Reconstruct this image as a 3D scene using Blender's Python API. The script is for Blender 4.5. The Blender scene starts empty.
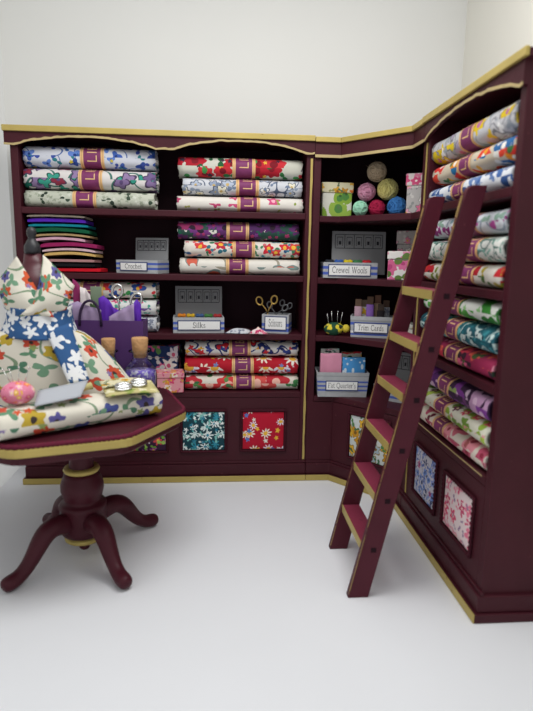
import bpy, math, random
from mathutils import Vector, Matrix, noise
PI = math.pi
C = bpy.context.scene.collection
SC = bpy.context.scene

# ------------------------------------------------------------------ materials
def lin(c):
    if isinstance(c, str):
        c = [int(c[i:i+2], 16)/255 for i in (0, 2, 4)]
    return tuple((x/12.92 if x <= .04045 else ((x+.055)/1.055)**2.4) for x in c) + (1,)

class NT:
    def __init__(s, name, rough=.8, spec=.3):
        s.m = bpy.data.materials.new(name); s.m.use_nodes = True
        s.t = s.m.node_tree; s.n = s.t.nodes
        s.b = s.n['Principled BSDF']; s.b.inputs['Roughness'].default_value = rough
        s.b.inputs['Specular IOR Level'].default_value = spec
    def node(s, ty, **kw):
        n = s.n.new(ty)
        for k, v in kw.items(): setattr(n, k, v)
        return n
    def put(s, sock, v):
        if v is None: return
        if isinstance(v, bpy.types.NodeSocket): s.t.links.new(v, sock)
        else: sock.default_value = v
    def math(s, op, a, b=None, c=None):
        n = s.node('ShaderNodeMath', operation=op)
        for i, v in enumerate((a, b, c)): s.put(n.inputs[i], v)
        return n.outputs[0]
    def vmath(s, op, a, b=None):
        n = s.node('ShaderNodeVectorMath', operation=op)
        s.put(n.inputs[0], a); s.put(n.inputs[1], b)
        return n.outputs[0]
    def mix(s, f, a, b):
        n = s.node('ShaderNodeMix', data_type='RGBA')
        s.put(n.inputs[0], f); s.put(n.inputs[6], a); s.put(n.inputs[7], b)
        return n.outputs[2]
    def noise(s, vec, scale, detail=3):
        n = s.node('ShaderNodeTexNoise'); s.put(n.inputs['Vector'], vec)
        n.inputs['Scale'].default_value = scale; n.inputs['Detail'].default_value = detail
        return n
    def coord(s, which='UV'):
        return s.node('ShaderNodeTexCoord').outputs[which]
    def bump(s, h, strength=.3, dist=.01):
        n = s.node('ShaderNodeBump'); n.inputs['Strength'].default_value = strength
        n.inputs['Distance'].default_value = dist; s.put(n.inputs['Height'], h)
        s.t.links.new(n.outputs[0], s.b.inputs['Normal'])
    def ramp(s, f, cols):
        n = s.node('ShaderNodeValToRGB'); r = n.color_ramp; r.interpolation = 'CONSTANT'
        while len(r.elements) < len(cols): r.elements.new(.5)
        for i, c in enumerate(cols):
            r.elements[i].position = i/len(cols); r.elements[i].color = lin(c)
        s.put(n.inputs[0], f)
        return n.outputs[0]
    def base(s, v): s.put(s.b.inputs['Base Color'], v)

def motif(N, uv, col, scale, size, petals, depth, cols, center=None, cs=.3, density=1., seed=0, outline=None, stretch=1.):
    """one layer of printed blossoms or leaves over col"""
    mp = N.node('ShaderNodeMapping'); N.put(mp.inputs['Vector'], uv)
    mp.inputs['Location'].default_value = (seed*3.17+.31, seed*1.73+.77, 0)
    mp.inputs['Scale'].default_value = (scale, scale, 0)
    v = mp.outputs[0]
    vo = N.node('ShaderNodeTexVoronoi', voronoi_dimensions='2D'); N.put(vo.inputs['Vector'], v)
    vo.inputs['Scale'].default_value = 1; vo.inputs['Randomness'].default_value = .8
    d = N.vmath('SUBTRACT', v, vo.outputs['Position'])
    sx = N.node('ShaderNodeSeparateXYZ'); N.put(sx.inputs[0], d)
    sc = N.node('ShaderNodeSeparateColor'); N.put(sc.inputs[0], vo.outputs['Color'])
    ang = N.math('ARCTAN2', sx.outputs[1], sx.outputs[0])
    ang = N.math('ADD', ang, N.math('MULTIPLY', sc.outputs[0], 6.283))
    dist = vo.outputs['Distance']
    wob = N.math('ADD', 1-depth*.5, N.math('MULTIPLY', N.math('COSINE', N.math('MULTIPLY', ang, petals)), depth*.5))
    siz = N.math('MULTIPLY', N.math('ADD', .75, N.math('MULTIPLY', sc.outputs[2], .35)), size)
    rad = N.math('MULTIPLY', wob, siz)
    on = N.math('LESS_THAN', sc.outputs[1], density)
    mask = N.math('MULTIPLY', N.math('LESS_THAN', dist, rad), on)
    hue = N.math('FRACT', N.math('MULTIPLY', sc.outputs[0], 7.31))
    pc = N.ramp(hue, cols)
    if outline:
        rim = N.math('GREATER_THAN', dist, N.math('MULTIPLY', rad, .8))
        pc = N.mix(rim, pc, lin(outline))
    col = N.mix(mask, col, pc)
    if center:
        cm = N.math('MULTIPLY', N.math('LESS_THAN', dist, N.math('MULTIPLY', siz, cs)), on)
        col = N.mix(cm, col, lin(center))
    return col

def floral(name, bg, layers, vine=None, rough=.75, warp=.012):
    N = NT(name, rough, .25)
    uv0 = N.coord('UV')
    nz = N.noise(uv0, 14, 2)
    uv = N.vmath('ADD', uv0, N.vmath('MULTIPLY', N.vmath('SUBTRACT', nz.outputs['Color'], (.5, .5, .5)), (warp*2, warp*2, 0)))
    col = lin(bg)
    if vine:
        vc, vs, vw = vine
        f = N.noise(uv0, vs, 0).outputs[0]
        col = N.mix(N.math('LESS_THAN', N.math('ABSOLUTE', N.math('SUBTRACT', f, .5)), vw), col, lin(vc))
    for L in layers: col = motif(N, uv, col, **L)
    N.base(col)
    w = N.noise(uv0, 300, 1).outputs[0]
    N.bump(w, .12, .002)
    return N.m
def fl(scale, size, petals, depth, cols, center=None, cs=.3, density=1., seed=0, outline=None):
    return dict(scale=scale, size=size, petals=petals, depth=depth, cols=cols, center=center, cs=cs, density=density, seed=seed, outline=outline)

def plain(name, c, rough=.6, spec=.3, metal=0, var=.0, vs=8, bump=0, bs=60):
    N = NT(name, rough, spec); N.b.inputs['Metallic'].default_value = metal
    l = lin(c)
    if var:
        f = N.noise(N.coord('Object'), vs, 4).outputs[0]
        a = tuple(x*(1-var) for x in l[:3])+(1,); b = tuple(min(1, x*(1+var)) for x in l[:3])+(1,)
        N.base(N.mix(f, a, b))
    else: N.base(l)
    if bump: N.bump(N.noise(N.coord('Object'), bs, 3).outputs[0], bump, .01)
    return N.m

def paint(name, c, worn, rough=.5, th=.735):
    """brushed paint with small chips of another colour"""
    N = NT(name, rough, .22); o = N.coord('Object')
    l = lin(c)
    f = N.noise(o, 5, 5).outputs[0]
    col = N.mix(f, tuple(x*.75 for x in l[:3])+(1,), tuple(x*1.25 for x in l[:3])+(1,))
    chip = N.math('GREATER_THAN', N.noise(o, 34, 4).outputs[0], th)
    N.base(N.mix(chip, col, lin(worn)))
    N.bump(N.noise(o, 45, 4).outputs[0], .15, .006)
    return N.m

BURG = paint('burgundy_paint', '40151f', '562a30')
SHELFP = paint('shelf_paint', '40151f', 'a08a58', .5, .765)
BURG_T = paint('burgundy_table_paint', '431520', '582832', .45)
TREAD = paint('lit_burgundy_paint', '7c2f44', '602434')  # lighter burgundy: the light falling on the treads is put into the colour
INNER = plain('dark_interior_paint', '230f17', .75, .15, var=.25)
GOLD = paint('gold_paint', 'b6a25e', '8d7440', .45)
GOLD.node_tree.nodes['Principled BSDF'].inputs['Metallic'].default_value = .25
CREAMGOLD = paint('pale_gold_paint', 'b3a072', '8a7548', .5)
BRAID = plain('dark_red_braid', '611c31', .8, .2, var=.3, vs=40)
BRAID_D = plain('deep_red_braid', '3f111e', .8, .2, var=.35, vs=60)
WORNG = paint('worn_gold_paint', '94794a', '5a3034', .5, .60)
LAD = paint('ladder_paint', '4a1624', '643038')
PLUM = None
def band_mat():
    N = NT('plum_paper', .55, .3)
    uv = N.coord('UV'); sx = N.node('ShaderNodeSeparateXYZ'); N.put(sx.inputs[0], uv)
    e = N.math('ABSOLUTE', N.math('SUBTRACT', sx.outputs[0], .5))
    f = N.noise(N.coord('Object'), 30, 2).outputs[0]
    p = N.mix(f, lin('6d2a58'), lin('843968'))
    g = N.math('GREATER_THAN', e, .36)
    col = N.mix(g, p, lin('dcb27c'))
    li = N.math('MULTIPLY', N.math('GREATER_THAN', e, .425), N.math('LESS_THAN', e, .44))
    N.base(N.mix(li, col, lin('a97d50')))
    return N.m
PLUM = band_mat()
FOIL = plain('gold_foil', 'e0b983', .45, .4)
WHITE_CARD = plain('white_card', 'e4e4e2', .7)
GREY_CARD = plain('grey_card', '8c8d8f', .75, var=.08)
INK = plain('dark_ink', '2a2b32', .7)
NAVY = plain('navy_ink', '35406a', .7)
CORE = plain('white_cotton_end', 'd9d6d0', .9, var=.08)
SILVER = plain('silver_metal', 'd0d0ce', .25, .5, 1)
BRASS = plain('brass_metal', 'c9a55c', .3, .5, 1)
STEEL = plain('dark_steel', '77777a', .35, .5, 1)

def stripe_mat(name, bands):
    N = NT(name, .7, .3); o = N.coord('Object')
    sx = N.node('ShaderNodeSeparateXYZ'); N.put(sx.inputs[0], o)
    f = N.noise(o, 30, 3).outputs[0]
    col = N.mix(f, lin('989b9f'), lin('b6b8ba'))
    for z0, z1, c in bands:
        m = N.math('MULTIPLY', N.math('GREATER_THAN', sx.outputs[2], z0), N.math('LESS_THAN', sx.outputs[2], z1))
        col = N.mix(m, col, lin(c))
    N.base(col); return N.m

# ------------------------------------------------------------------ mesh builder
class MB:
    def __init__(s, xf=None):
        s.v = []; s.f = []; s.uv = []; s.xf = xf or Matrix()
    def add(s, verts, faces, uvs=None):
        o = len(s.v); s.v += [s.xf @ Vector(v) for v in verts]
        for i, f in enumerate(faces):
            s.f.append([o+k for k in f]); s.uv.append(uvs[i] if uvs else None)
        return s
    def box(s, x0, x1, y0, y1, z0, z1):
        vs = [(x, y, z) for z in (z0, z1) for y in (y0, y1) for x in (x0, x1)]
        return s.add(vs, [(0, 2, 3, 1), (4, 5, 7, 6), (0, 1, 5, 4), (2, 6, 7, 3), (0, 4, 6, 2), (1, 3, 7, 5)])
    def prism(s, poly, z0, z1, taper=1., c=(0, 0)):
        """poly counterclockwise seen from above"""
        n = len(poly)
        vs = [(x, y, z0) for x, y in poly] + [(c[0]+(x-c[0])*taper, c[1]+(y-c[1])*taper, z1) for x, y in poly]
        fs = [tuple(range(n-1, -1, -1)), tuple(range(n, 2*n))] + [(i, (i+1) % n, n+(i+1) % n, n+i) for i in range(n)]
        return s.add(vs, fs)
    def prism_y(s, poly, y0, y1):
        """poly of (x, z), counterclockwise seen from the front (-y)"""
        n = len(poly)
        vs = [(x, y0, z) for x, z in poly] + [(x, y1, z) for x, z in poly]
        fs = [tuple(range(n)), tuple(range(2*n-1, n-1, -1))] + [((i+1) % n, i, n+i, n+(i+1) % n) for i in range(n)]
        return s.add(vs, fs)
    def strip_y(s, low, high, y0, y1):
        """a board between two (x, z) polylines of equal length"""
        for i in range(len(low)-1):
            s.prism_y([low[i], low[i+1], high[i+1], high[i]], y0, y1)
        return s
    def lathe(s, prof, seg=28, c=(0, 0), sx=1., sy=1., cap=True):
        n = len(prof); vs = []; fs = []; uv = []
        L = [0]
        for i in range(1, n): L.append(L[-1]+math.hypot(prof[i][0]-prof[i-1][0], prof[i][1]-prof[i-1][1]))
        rm = max(p[0] for p in prof)
        for r, z in prof:
            for k in range(seg):
                a = 2*PI*k/seg; vs.append((c[0]+r*math.cos(a)*sx, c[1]+r*math.sin(a)*sy, z))
        for i in range(n-1):
            for k in range(seg):
                q = (k+1) % seg
                fs.append((i*seg+k, i*seg+q, (i+1)*seg+q, (i+1)*seg+k))
                u0 = rm*2*PI*k/seg; u1 = rm*2*PI*(k+1)/seg
                uv.append([(u0, L[i]), (u1, L[i]), (u1, L[i+1]), (u0, L[i+1])])
        if cap:
            fs.append(tuple(range(seg-1, -1, -1))); uv.append(None)
            fs.append(tuple(range((n-1)*seg, n*seg))); uv.append(None)
        return s.add(vs, fs, uv)
    def sphere(s, c, r, seg=16, rings=10, sc=(1, 1, 1), fn=None):
        vs = [(c[0], c[1], c[2]-r*sc[2])]; fs = []
        for i in range(1, rings):
            p = PI*i/rings
            for k in range(seg):
                a = 2*PI*k/seg
                q = Vector((math.sin(p)*math.cos(a), math.sin(p)*math.sin(a), -math.cos(p)))
                if fn: q = q*fn(q)
                vs.append((c[0]+q.x*r*sc[0], c[1]+q.y*r*sc[1], c[2]+q.z*r*sc[2]))
        vs.append((c[0], c[1], c[2]+r*sc[2])); e = len(vs)-1
        for k in range(seg): fs.append((0, 1+(k+1) % seg, 1+k))
        for i in range(rings-2):
            for k in range(seg):
                a = 1+i*seg+k; b = 1+i*seg+(k+1) % seg
                fs.append((a, b, b+seg, a+seg))
        b = 1+(rings-2)*seg
        for k in range(seg): fs.append((b+k, b+(k+1) % seg, e))
        return s.add(vs, fs)
    def tube(s, pts, r, seg=8, closed=False, flat=1.):
        pts = [Vector(p) for p in pts]; n = len(pts)
        rr = r if isinstance(r, (list, tuple)) else [r]*n
        vs = []; fs = []; up = None
        for i, p in enumerate(pts):
            if closed: t = pts[(i+1) % n]-pts[i-1]
            else: t = pts[min(i+1, n-1)]-pts[max(i-1, 0)]
            t.normalize()
            if up is None: up = Vector((0, 0, 1)) if abs(t.z) < .9 else Vector((1, 0, 0))
            side = t.cross(up).normalized(); up = side.cross(t).normalized()
            for k in range(seg):
                a = 2*PI*k/seg
                vs.append(p+side*math.cos(a)*rr[i]+up*math.sin(a)*rr[i]*flat)
        m = n if closed else n-1
        for i in range(m):
            j = (i+1) % n
            for k in range(seg):
                q = (k+1) % seg
                fs.append((i*seg+k, i*seg+q, j*seg+q, j*seg+k))
        if not closed:
            fs.append(tuple(range(seg-1, -1, -1))); fs.append(tuple(range((n-1)*seg, n*seg)))
        return s.add(vs, fs)
    def grid(s, fn, nu, nv, su=1., sv=1., close_u=False):
        """surface fn(u, v); uv scaled to su x sv units"""
        vs = [fn(i/nu, j/nv) for j in range(nv+1) for i in range(nu+1)]
        fs = []; uv = []
        for j in range(nv):
            for i in range(nu):
                a = j*(nu+1)+i
                fs.append((a, a+1, a+nu+2, a+nu+1))
                uv.append([(i/nu*su, j/nv*sv), ((i+1)/nu*su, j/nv*sv), ((i+1)/nu*su, (j+1)/nv*sv), (i/nu*su, (j+1)/nv*sv)])
        return s.add(vs, fs, uv)
    def build(s, name, mat, parent=None, bevel=0, smooth=False, solid=0, sub=0, loc=None, recalc=False):
        me = bpy.data.meshes.new(name)
        me.from_pydata([tuple(v) for v in s.v], [], s.f)
        me.update()
        ul = me.uv_layers.new(name='UVMap')
        for p in me.polygons:
            u = s.uv[p.index]; n = p.normal
            for k, li in enumerate(p.loop_indices):
                if u: ul.data[li].uv = u[k]
                else:
                    c = me.vertices[me.loops[li].vertex_index].co
                    ax = max(range(3), key=lambda q: abs(n[q]))
                    ul.data[li].uv = (c.y, c.z) if ax == 0 else ((c.x, c.z) if ax == 1 else (c.x, c.y))
            p.use_smooth = smooth
        if recalc:
            import bmesh
            b = bmesh.new(); b.from_mesh(me); bmesh.ops.recalc_face_normals(b, faces=b.faces); b.to_mesh(me); b.free()
        me.materials.append(mat)
        o = bpy.data.objects.new(name, me); C.objects.link(o)
        if parent: o.parent = parent
        if loc: o.location = loc
        if solid:
            q = o.modifiers.new('solid', 'SOLIDIFY'); q.thickness = solid; q.offset = 0
        if bevel:
            q = o.modifiers.new('bevel', 'BEVEL'); q.width = bevel; q.segments = 2; q.limit_method = 'ANGLE'
        if sub:
            q = o.modifiers.new('sub', 'SUBSURF'); q.levels = sub; q.render_levels = sub
        return o

def thing(name, label, cat, loc=(0, 0, 0), rz=0, group=None):
    o = bpy.data.objects.new(name, None); C.objects.link(o)
    o.empty_display_size = .05
    o.location = loc; o.rotation_euler = (0, 0, rz)
    o['label'] = label; o['category'] = cat
    if group: o['group'] = group
    return o
def tag(o, label, cat, group=None):
    o['label'] = label; o['category'] = cat
    if group: o['group'] = group
    return o
def structure(o): o['kind'] = 'structure'; return o

def _arc(cx, cy, rx, ry, a0, a1, n=14):
    return [(cx+rx*math.cos(math.radians(a0+(a1-a0)*k/n)), cy+ry*math.sin(math.radians(a0+(a1-a0)*k/n))) for k in range(n+1)]
def _glyphs():
    """serif letters as pen strokes: advance width, [(pen width, points)]"""
    K, N_ = .085, .04
    foot = lambda x, y=.015, h=.10: (N_, [(x-h, y), (x+h, y)])
    head = lambda x, y: (N_, [(x-.09, y-.03), (x, y)])
    ell = lambda cx, cy, rx, ry: (.065, _arc(cx, cy, rx, ry, 0, 360, 20))
    bowl = [(.12, .34), (.2, .44), (.3, .45), (.37, .39), (.39, .3), (.39, 0)]
    g = {}
    g['C'] = (.68, [(.075, _arc(.36, .35, .29, .36, 45, 315)), (N_, [(.57, .70), (.57, .50)])])
    g['S'] = (.54, [(.075, _arc(.26, .53, .17, .17, 25, 250)+_arc(.25, .17, .19, .19, 70, -160)), (N_, [(.42, .70), (.42, .54)]), (N_, [(.06, .2), (.06, 0)])])
    g['W'] = (.98, [(K, [(.10, .68), (.29, 0)]), (.05, [(.29, 0), (.48, .68)]), (K, [(.48, .68), (.67, 0)]), (.05, [(.67, 0), (.86, .68)]), foot(.10, .69), foot(.86, .69), foot(.48, .69, .08)])
    g['T'] = (.64, [(K, [(.31, 0), (.31, .68)]), (.05, [(.03, .68), (.59, .68)]), (N_, [(.04, .69), (.04, .54)]), (N_, [(.58, .69), (.58, .54)]), foot(.31, h=.13)])
    g['F'] = (.58, [(K, [(.14, 0), (.14, .7)]), (.05, [(.02, .68), (.53, .68)]), (N_, [(.52, .69), (.52, .53)]), (.045, [(.14, .37), (.40, .37)]), foot(.14, h=.12)])
    g['Q'] = (.78, [(.075, _arc(.38, .35, .31, .36, 0, 360, 24)), (.06, [(.36, .02), (.5, -.12), (.72, -.14)])])
    g['r'] = (.40, [(K, [(.13, 0), (.13, .45)]), (.06, [(.13, .32), (.22, .43), (.35, .43)]), foot(.13), head(.13, .45)])
    g['o'] = (.50, [ell(.24, .22, .19, .22)])
    g['c'] = (.45, [(.065, _arc(.24, .22, .19, .22, 45, 315))])
    g['h'] = (.55, [(K, [(.12, 0), (.12, .72)]), (.07, bowl), foot(.12), foot(.39), head(.12, .72)])
    g['n'] = (.55, [(K, [(.12, 0), (.12, .45)]), (.07, bowl), foot(.12), foot(.39), head(.12, .45)])
    g['m'] = (.84, [(K, [(.12, 0), (.12, .45)]), (.07, bowl), (.07, [(x+.28, y) for x, y in bowl]), foot(.12), foot(.39), foot(.67), head(.12, .45)])
    g['e'] = (.47, [(.065, _arc(.23, .22, .19, .22, 5, 320)), (N_, [(.05, .25), (.41, .25)])])
    g['t'] = (.34, [(.075, [(.14, .6), (.14, .08), (.2, .02), (.31, .06)]), (N_, [(.02, .44), (.30, .44)])])
    g['i'] = (.28, [(K, [(.13, 0), (.13, .45)]), foot(.13), head(.13, .45), (.09, [(.13, .58), (.13, .67)])])
    g['l'] = (.28, [(K, [(.13, 0), (.13, .72)]), foot(.13), head(.13, .72)])
    g['k'] = (.54, [(K, [(.12, 0), (.12, .72)]), (.05, [(.13, .2), (.40, .44)]), (.075, [(.22, .28), (.43, .01)]), foot(.12), foot(.43), foot(.38, .44, .07), head(.12, .72)])
    g['s'] = (.40, [(.06, _arc(.19, .335, .115, .105, 25, 250, 10)+_arc(.185, .115, .13, .115, 70, -160, 10))])
    g['w'] = (.72, [(.075, [(.08, .44), (.21, 0)]), (.045, [(.21, 0), (.34, .44)]), (.075, [(.34, .44), (.47, 0)]), (.045, [(.47, 0), (.60, .44)]), foot(.08, .445, .07), foot(.60, .445, .07)])
    g['a'] = (.48, [(.06, [(.08, .37), (.16, .44), (.27, .43), (.32, .35), (.32, .05), (.42, .03)]), (.06, _arc(.19, .13, .13, .12, 60, 330))])
    g['d'] = (.54, [(K, [(.39, 0), (.39, .72)]), (.065, _arc(.23, .22, .17, .22, 0, 360, 18)), head(.39, .72), foot(.43, h=.05)])
    g['u'] = (.56, [(K, [(.41, 0), (.41, .44)]), (.07, [(.12, .44), (.12, .12), (.18, .02), (.29, .03), (.39, .13)]), head(.12, .44), head(.41, .44), foot(.46, h=.05)])
    g["'"] = (.20, [(.08, [(.10, .72), (.08, .52)])])
    g[' '] = (.34, [])
    return g
GLYPH = _glyphs()
def lettering(txt, size, mat, parent, loc, width):
    """a word printed on a card facing -y, centred on loc, width wide"""
    tot = sum(GLYPH[c][0] for c in txt); kx = width/tot; kz = size
    m = MB(); x0 = -width/2
    for c in txt:
        adv, strokes = GLYPH[c]
        for w, pts in strokes:
            for i in range(len(pts)-1):
                a, b = Vector(pts[i]), Vector(pts[i+1]); d = (b-a).normalized(); n = Vector((-d.y, d.x))*w/2
                q = [a-n-d*w*.2, b-n+d*w*.2, b+n+d*w*.2, a+n-d*w*.2]
                m.add([(x0+p.x*kx, 0, (p.y-.3)*kz) for p in q], [(0, 1, 2, 3)])
        x0 += adv*kx
    return m.build('lettering', mat, parent, loc=loc)

# ------------------------------------------------------------------ the setting
def room():
    fm = plain('white_tabletop', 'e4e6ea', .55, .3, var=.03, vs=2)
    wm = plain('white_tent_wall', 'd8d8d4', .9, .1, var=.02, vs=1.5)
    wr = plain('warm_white_wall', 'e0ded4', .9, .1, var=.02, vs=1.5)
    structure(MB().box(-.21, 2.92, -4.2, .44, -.05, 0).build('floor', fm))
    structure(MB().box(-.155, 2.92, .385, .44, 0, 3.5).build('wall_back', wm))
    # the left wall is thin translucent tent cloth lit from outside as well
    N = NT('translucent_tent_cloth', .9, .1)
    tl = N.node('ShaderNodeBsdfTranslucent'); tl.inputs[0].default_value = lin('f2f2ee')
    df = N.node('ShaderNodeBsdfDiffuse'); df.inputs[0].default_value = lin('e4e3dd')
    mx = N.node('ShaderNodeMixShader'); mx.inputs[0].default_value = .6
    N.t.links.new(df.outputs[0], mx.inputs[1]); N.t.links.new(tl.outputs[0], mx.inputs[2]); N.t.links.new(mx.outputs[0], N.n['Material Output'].inputs['Surface'])
    structure(MB().add([(-.155, -3.2, 0), (-.155, .385, 0), (-.155, .385, 3.5), (-.155, -3.2, 3.5)], [(3, 2, 1, 0)]).build('wall_left', N.m))
    structure(MB().box(2.865, 2.92, -3.2, .385, 0, 3.5).build('wall_right', wr))
room()

# ------------------------------------------------------------------ shelving units
H = 2.205
SHELF = [1.748, 1.360, .986]
COUNTER = .605
CS = [1.736, 1.352, .980, .577]
def braid(mb, x0, x1, z0, z1, y, r=.0085, step=.021):
    """beaded braid around a panel as one wavy ring"""
    pts = []
    per = [((x0, z0), (x1, z0)), ((x1, z0), (x1, z1)), ((x1, z1), (x0, z1)), ((x0, z1), (x0, z0))]
    rr = []
    for (a, b) in per:
        L = math.hypot(b[0]-a[0], b[1]-a[1]); n = int(L/step)
        for k in range(n):
            for h, q in ((0, 1.25), (.5, .7)):
                t = (k+h)/n
                pts.append((a[0]+(b[0]-a[0])*t, y, a[1]+(b[1]-a[1])*t)); rr.append(r*q)
    mb.tube(pts, rr, 6, closed=True)
def inset(parent, xf, x0, x1, z0, z1, mat, label):
    m = MB(xf)
    f = lambda u, v: (x0+(x1-x0)*u, -.004-.012*(math.sin(PI*u)*math.sin(PI*v))**.4, z0+(z1-z0)*v)
    m.grid(f, 10, 10, x1-x0, z1-z0)
    p = m.build('fabric_panel', mat, parent, smooth=True); p['label'] = label
    b = MB(xf); braid(b, x0-.012, x1+.012, z0-.012, z1+.012, -.008)
    b.build('braid', BRAID_D, p, smooth=True)
def wavy(pts, n, t=.0, seed=0):
    """slightly uneven hand painted line along (x, z) points"""
    out = []
    for i in range(len(pts)-1):
        for k in range(n):
            u = k/n; x = pts[i][0]*(1-u)+pts[i+1][0]*u; z = pts[i][1]*(1-u)+pts[i+1][1]*u
            out.append((x, z+t*(noise.noise(Vector((x*19, seed, 3))))))
    out.append(pts[-1]); return out
def arch(x0, x1, zl, zt, n=14, fl_=.1):
    """one shallow valance arch with short flat ends"""
    e = (x1-x0)*fl_; out = [(x0, zl), (x0+e*.6, zl-.004)]
    for k in range(1, n):
        u = k/n; out.append((x0+e*.6+(x1-x0-1.2*e)*u, zl+(zt-zl)*math.sin(PI*u)**.75))
    return out+[(x1-e*.6, zl-.004), (x1, zl)]

# straight units share one builder: local x along the front, -y the front, z up
def straight_unit(name, label, loc, rz, W, D, arches, insets, trim_left, trim_right, left_over, right_over, labels):
    t = thing(name, label, 'shelf unit', loc, rz)
    T = .045
    for a, b, nm in ((0, T, 'side_panel'), (W-T, W, 'side_panel')):
        MB().box(a, b, 0, D, .03, H-.03).build(nm, BURG, t, .004)
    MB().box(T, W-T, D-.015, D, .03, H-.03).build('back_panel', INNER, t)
    for i, z in enumerate(SHELF+[COUNTER]):
        MB().box(T, W-T, -.002, D-.016, z-.038, z).build('shelf', SHELFP, t, .004)
    if trim_left: MB().box(T+.01, W-T-.03, -.0045, -.0025, COUNTER-.007, COUNTER-.002).build('shelf_gold_line', CREAMGOLD, t)
    MB().box(T, W-T, .0, .03, .04, COUNTER-.04).build('cupboard_front', BURG, t, .003)
    # cornice with gold edge
    MB().box(-left_over, W+right_over-.001, -.018, D, H-.034, H-.004).build('cornice', BURG, t, .003)
    MB().box(-left_over, W+right_over-.001, -.034, -.0185, H-.033, H).build('cornice_gold_edge', GOLD, t, .003)
    # valance
    lo = []
    n = len(arches)
    for i, (a, b, zl, zt) in enumerate(arches): lo += arch(a, b, zl, zt, 14, .1 if n > 1 else .03)[(1 if i else 0):]
    hi = [(x, H-.034) for x, z in lo]
    MB().strip_y(lo, hi, -.018, .002).build('valance', BURG, t)
    w = wavy(lo, 3, .006, W)
    MB().strip_y([(x, z-.004) for x, z in w], [(x, z+.008+.005*noise.noise(Vector((x*31, 1, W)))) for x, z in w], -.023, -.0185).build('valance_gold_edge', CREAMGOLD, t)
    # plinth in three steps
    MB().box(-left_over*.6, W+right_over*.6, -.020, D, .040, .115).build('plinth', BURG, t, .006)
    MB().box(-left_over*.6, W+right_over*.6, -.010, .004, .115, .132).build('plinth_moulding', BURG, t, .005)
    MB().box(-left_over, W+right_over, -.033, D, .0, .040).build('plinth_base', BURG, t, .004)
    MB().box(-left_over, W+right_over-.001, -.039, -.0335, .002, .041).build('plinth_gold_edge', GOLD, t, .002)
    for x, on in ((.006, trim_left), (W-.006, trim_right)):
        if on:
            pts = wavy([(x, .14), (x, .6), (x, 1.3), (x, 2.075)], 12, 0)
            sg = 1 if x < .1 else -1
            g0 = [(x+sg*(.002+.002*noise.noise(Vector((5, pz*7, 2))))-(.0 if sg > 0 else .014), pz) for px, pz in pts]
            MB().strip_y(g0, [(px+.013+.005*noise.noise(Vector((3, pz*9, 1))), pz) for px, pz in g0], -.004, -.0005).build('gold_line', GOLD, t, recalc=True)
    for (x0, x1, z0, z1, mat), lb in zip(insets, labels): inset(t, Matrix(), x0, x1, z0, z1, mat, lb)
    return t

F = {}
def print_fabric(k, *a, **kw): F[k] = floral('printed_cotton_'+k, *a, **kw)
G = ['3f7a52', '6f9f62', '2f5f4a']
# panels on the cupboards
print_fabric('teal_daisy', '17414c', [fl(15, .5, 7, .7, ['e3ecea', '2f8ea3', 'cfe3e0'], '3a8fa6', .25, .8), fl(22, .45, 2, .95, ['4fa0a0', '7fc0b8', 'd9e6e2'], seed=3, density=.8), fl(26, .4, 5, .6, ['2c7f97', 'e8efec'], seed=8, density=.5)])
print_fabric('red_daisy', 'b3122e', [fl(11, .42, 9, .6, ['efe9dc', 'e6e2f0'], 'e8b53c', .4, .75, 2), fl(13, .22, 5, .5, ['5577b8', 'e8b53c', 'e7e0d6'], seed=5, density=.6)])
print_fabric('plum_green', '3a1c3a', [fl(14, .45, 6, .5, ['e9e0e6', '9c4a8c', 'd04c50'], 'e6c04f', .3, .8, 1), fl(18, .45, 2, .95, ['6fa03c', '9bc25a'], seed=4)])
print_fabric('blue_buds', '32406c', [fl(15, .45, 5, .5, ['e9e5da', '8ea6d6'], 'd2503c', .3, .8, 7), fl(18, .42, 2, .95, ['6d9a6a'], seed=2)])
print_fabric('mustard_pansy', 'c6cccb', [fl(13, .6, 5, .35, ['d9ab35', 'c58f27', '9fb0ba'], '7a5a24', .25, .95, 3, '8c7637'), fl(17, .45, 2, .9, ['4f7f4a', '3f6b48'], seed=9, density=.8)])
print_fabric('blue_sprig', 'c9c8d2', [fl(22, .5, 2, .9, ['5a6fae', '39456f', '7f95c8'], seed=1), fl(18, .42, 5, .4, ['6f8fd0', '8c9ad0', '6f8fd0', 'b0507c'], '39456f', .3, .85, 6)], vine=('39456f', 24, .025))
print_fabric('pink_sprig', 'e6d4d4', [fl(13, .52, 5, .5, ['d9496f', 'e27f98', 'c43a68', 'e9a3b0'], 'f0d6c8', .25, .9, 2), fl(24, .4, 2, .9, ['e08ca0', 'cf4f74', '9a7c9a'], seed=7, density=.8)])
# rolls on the left
print_fabric('blue_tulip', 'c9ccd6', [fl(9.5, .36, 3, .5, ['3f5fae', '5f7fc6', '2f4a96'], '223a78', .25, .75, 1), fl(12, .4, 2, .95, ['2f5a9a', '2f7a84', '3d4fa0'], seed=5, density=.7), fl(13, .2, 5, .4, ['c6b23a', '2f7a84'], seed=9, density=.3)], vine=('4a64a0', 7, .012))
print_fabric('lilac_bold', 'd3cfcd', [fl(7.5, .5, 5, .35, ['7f6a94', '8d779f', '6d5a86', '8a2f44'], '5c4a74', .2, .75, 2, '4a3a58'), fl(8.5, .42, 3, .6, ['2f8f7c', '3a9a86', '1f7866'], seed=6, density=.75, outline='1d4a44')], vine=('3f6f66', 6, .02))
print_fabric('pale_lace', 'b9bdae', [fl(30, .36, 4, .5, ['a2a896', 'c9ccc0', '949c8a'], seed=3), fl(11, .34, 2, .9, ['2d3a30', '3a4a3c'], None, .3, .95, 4)])
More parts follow.
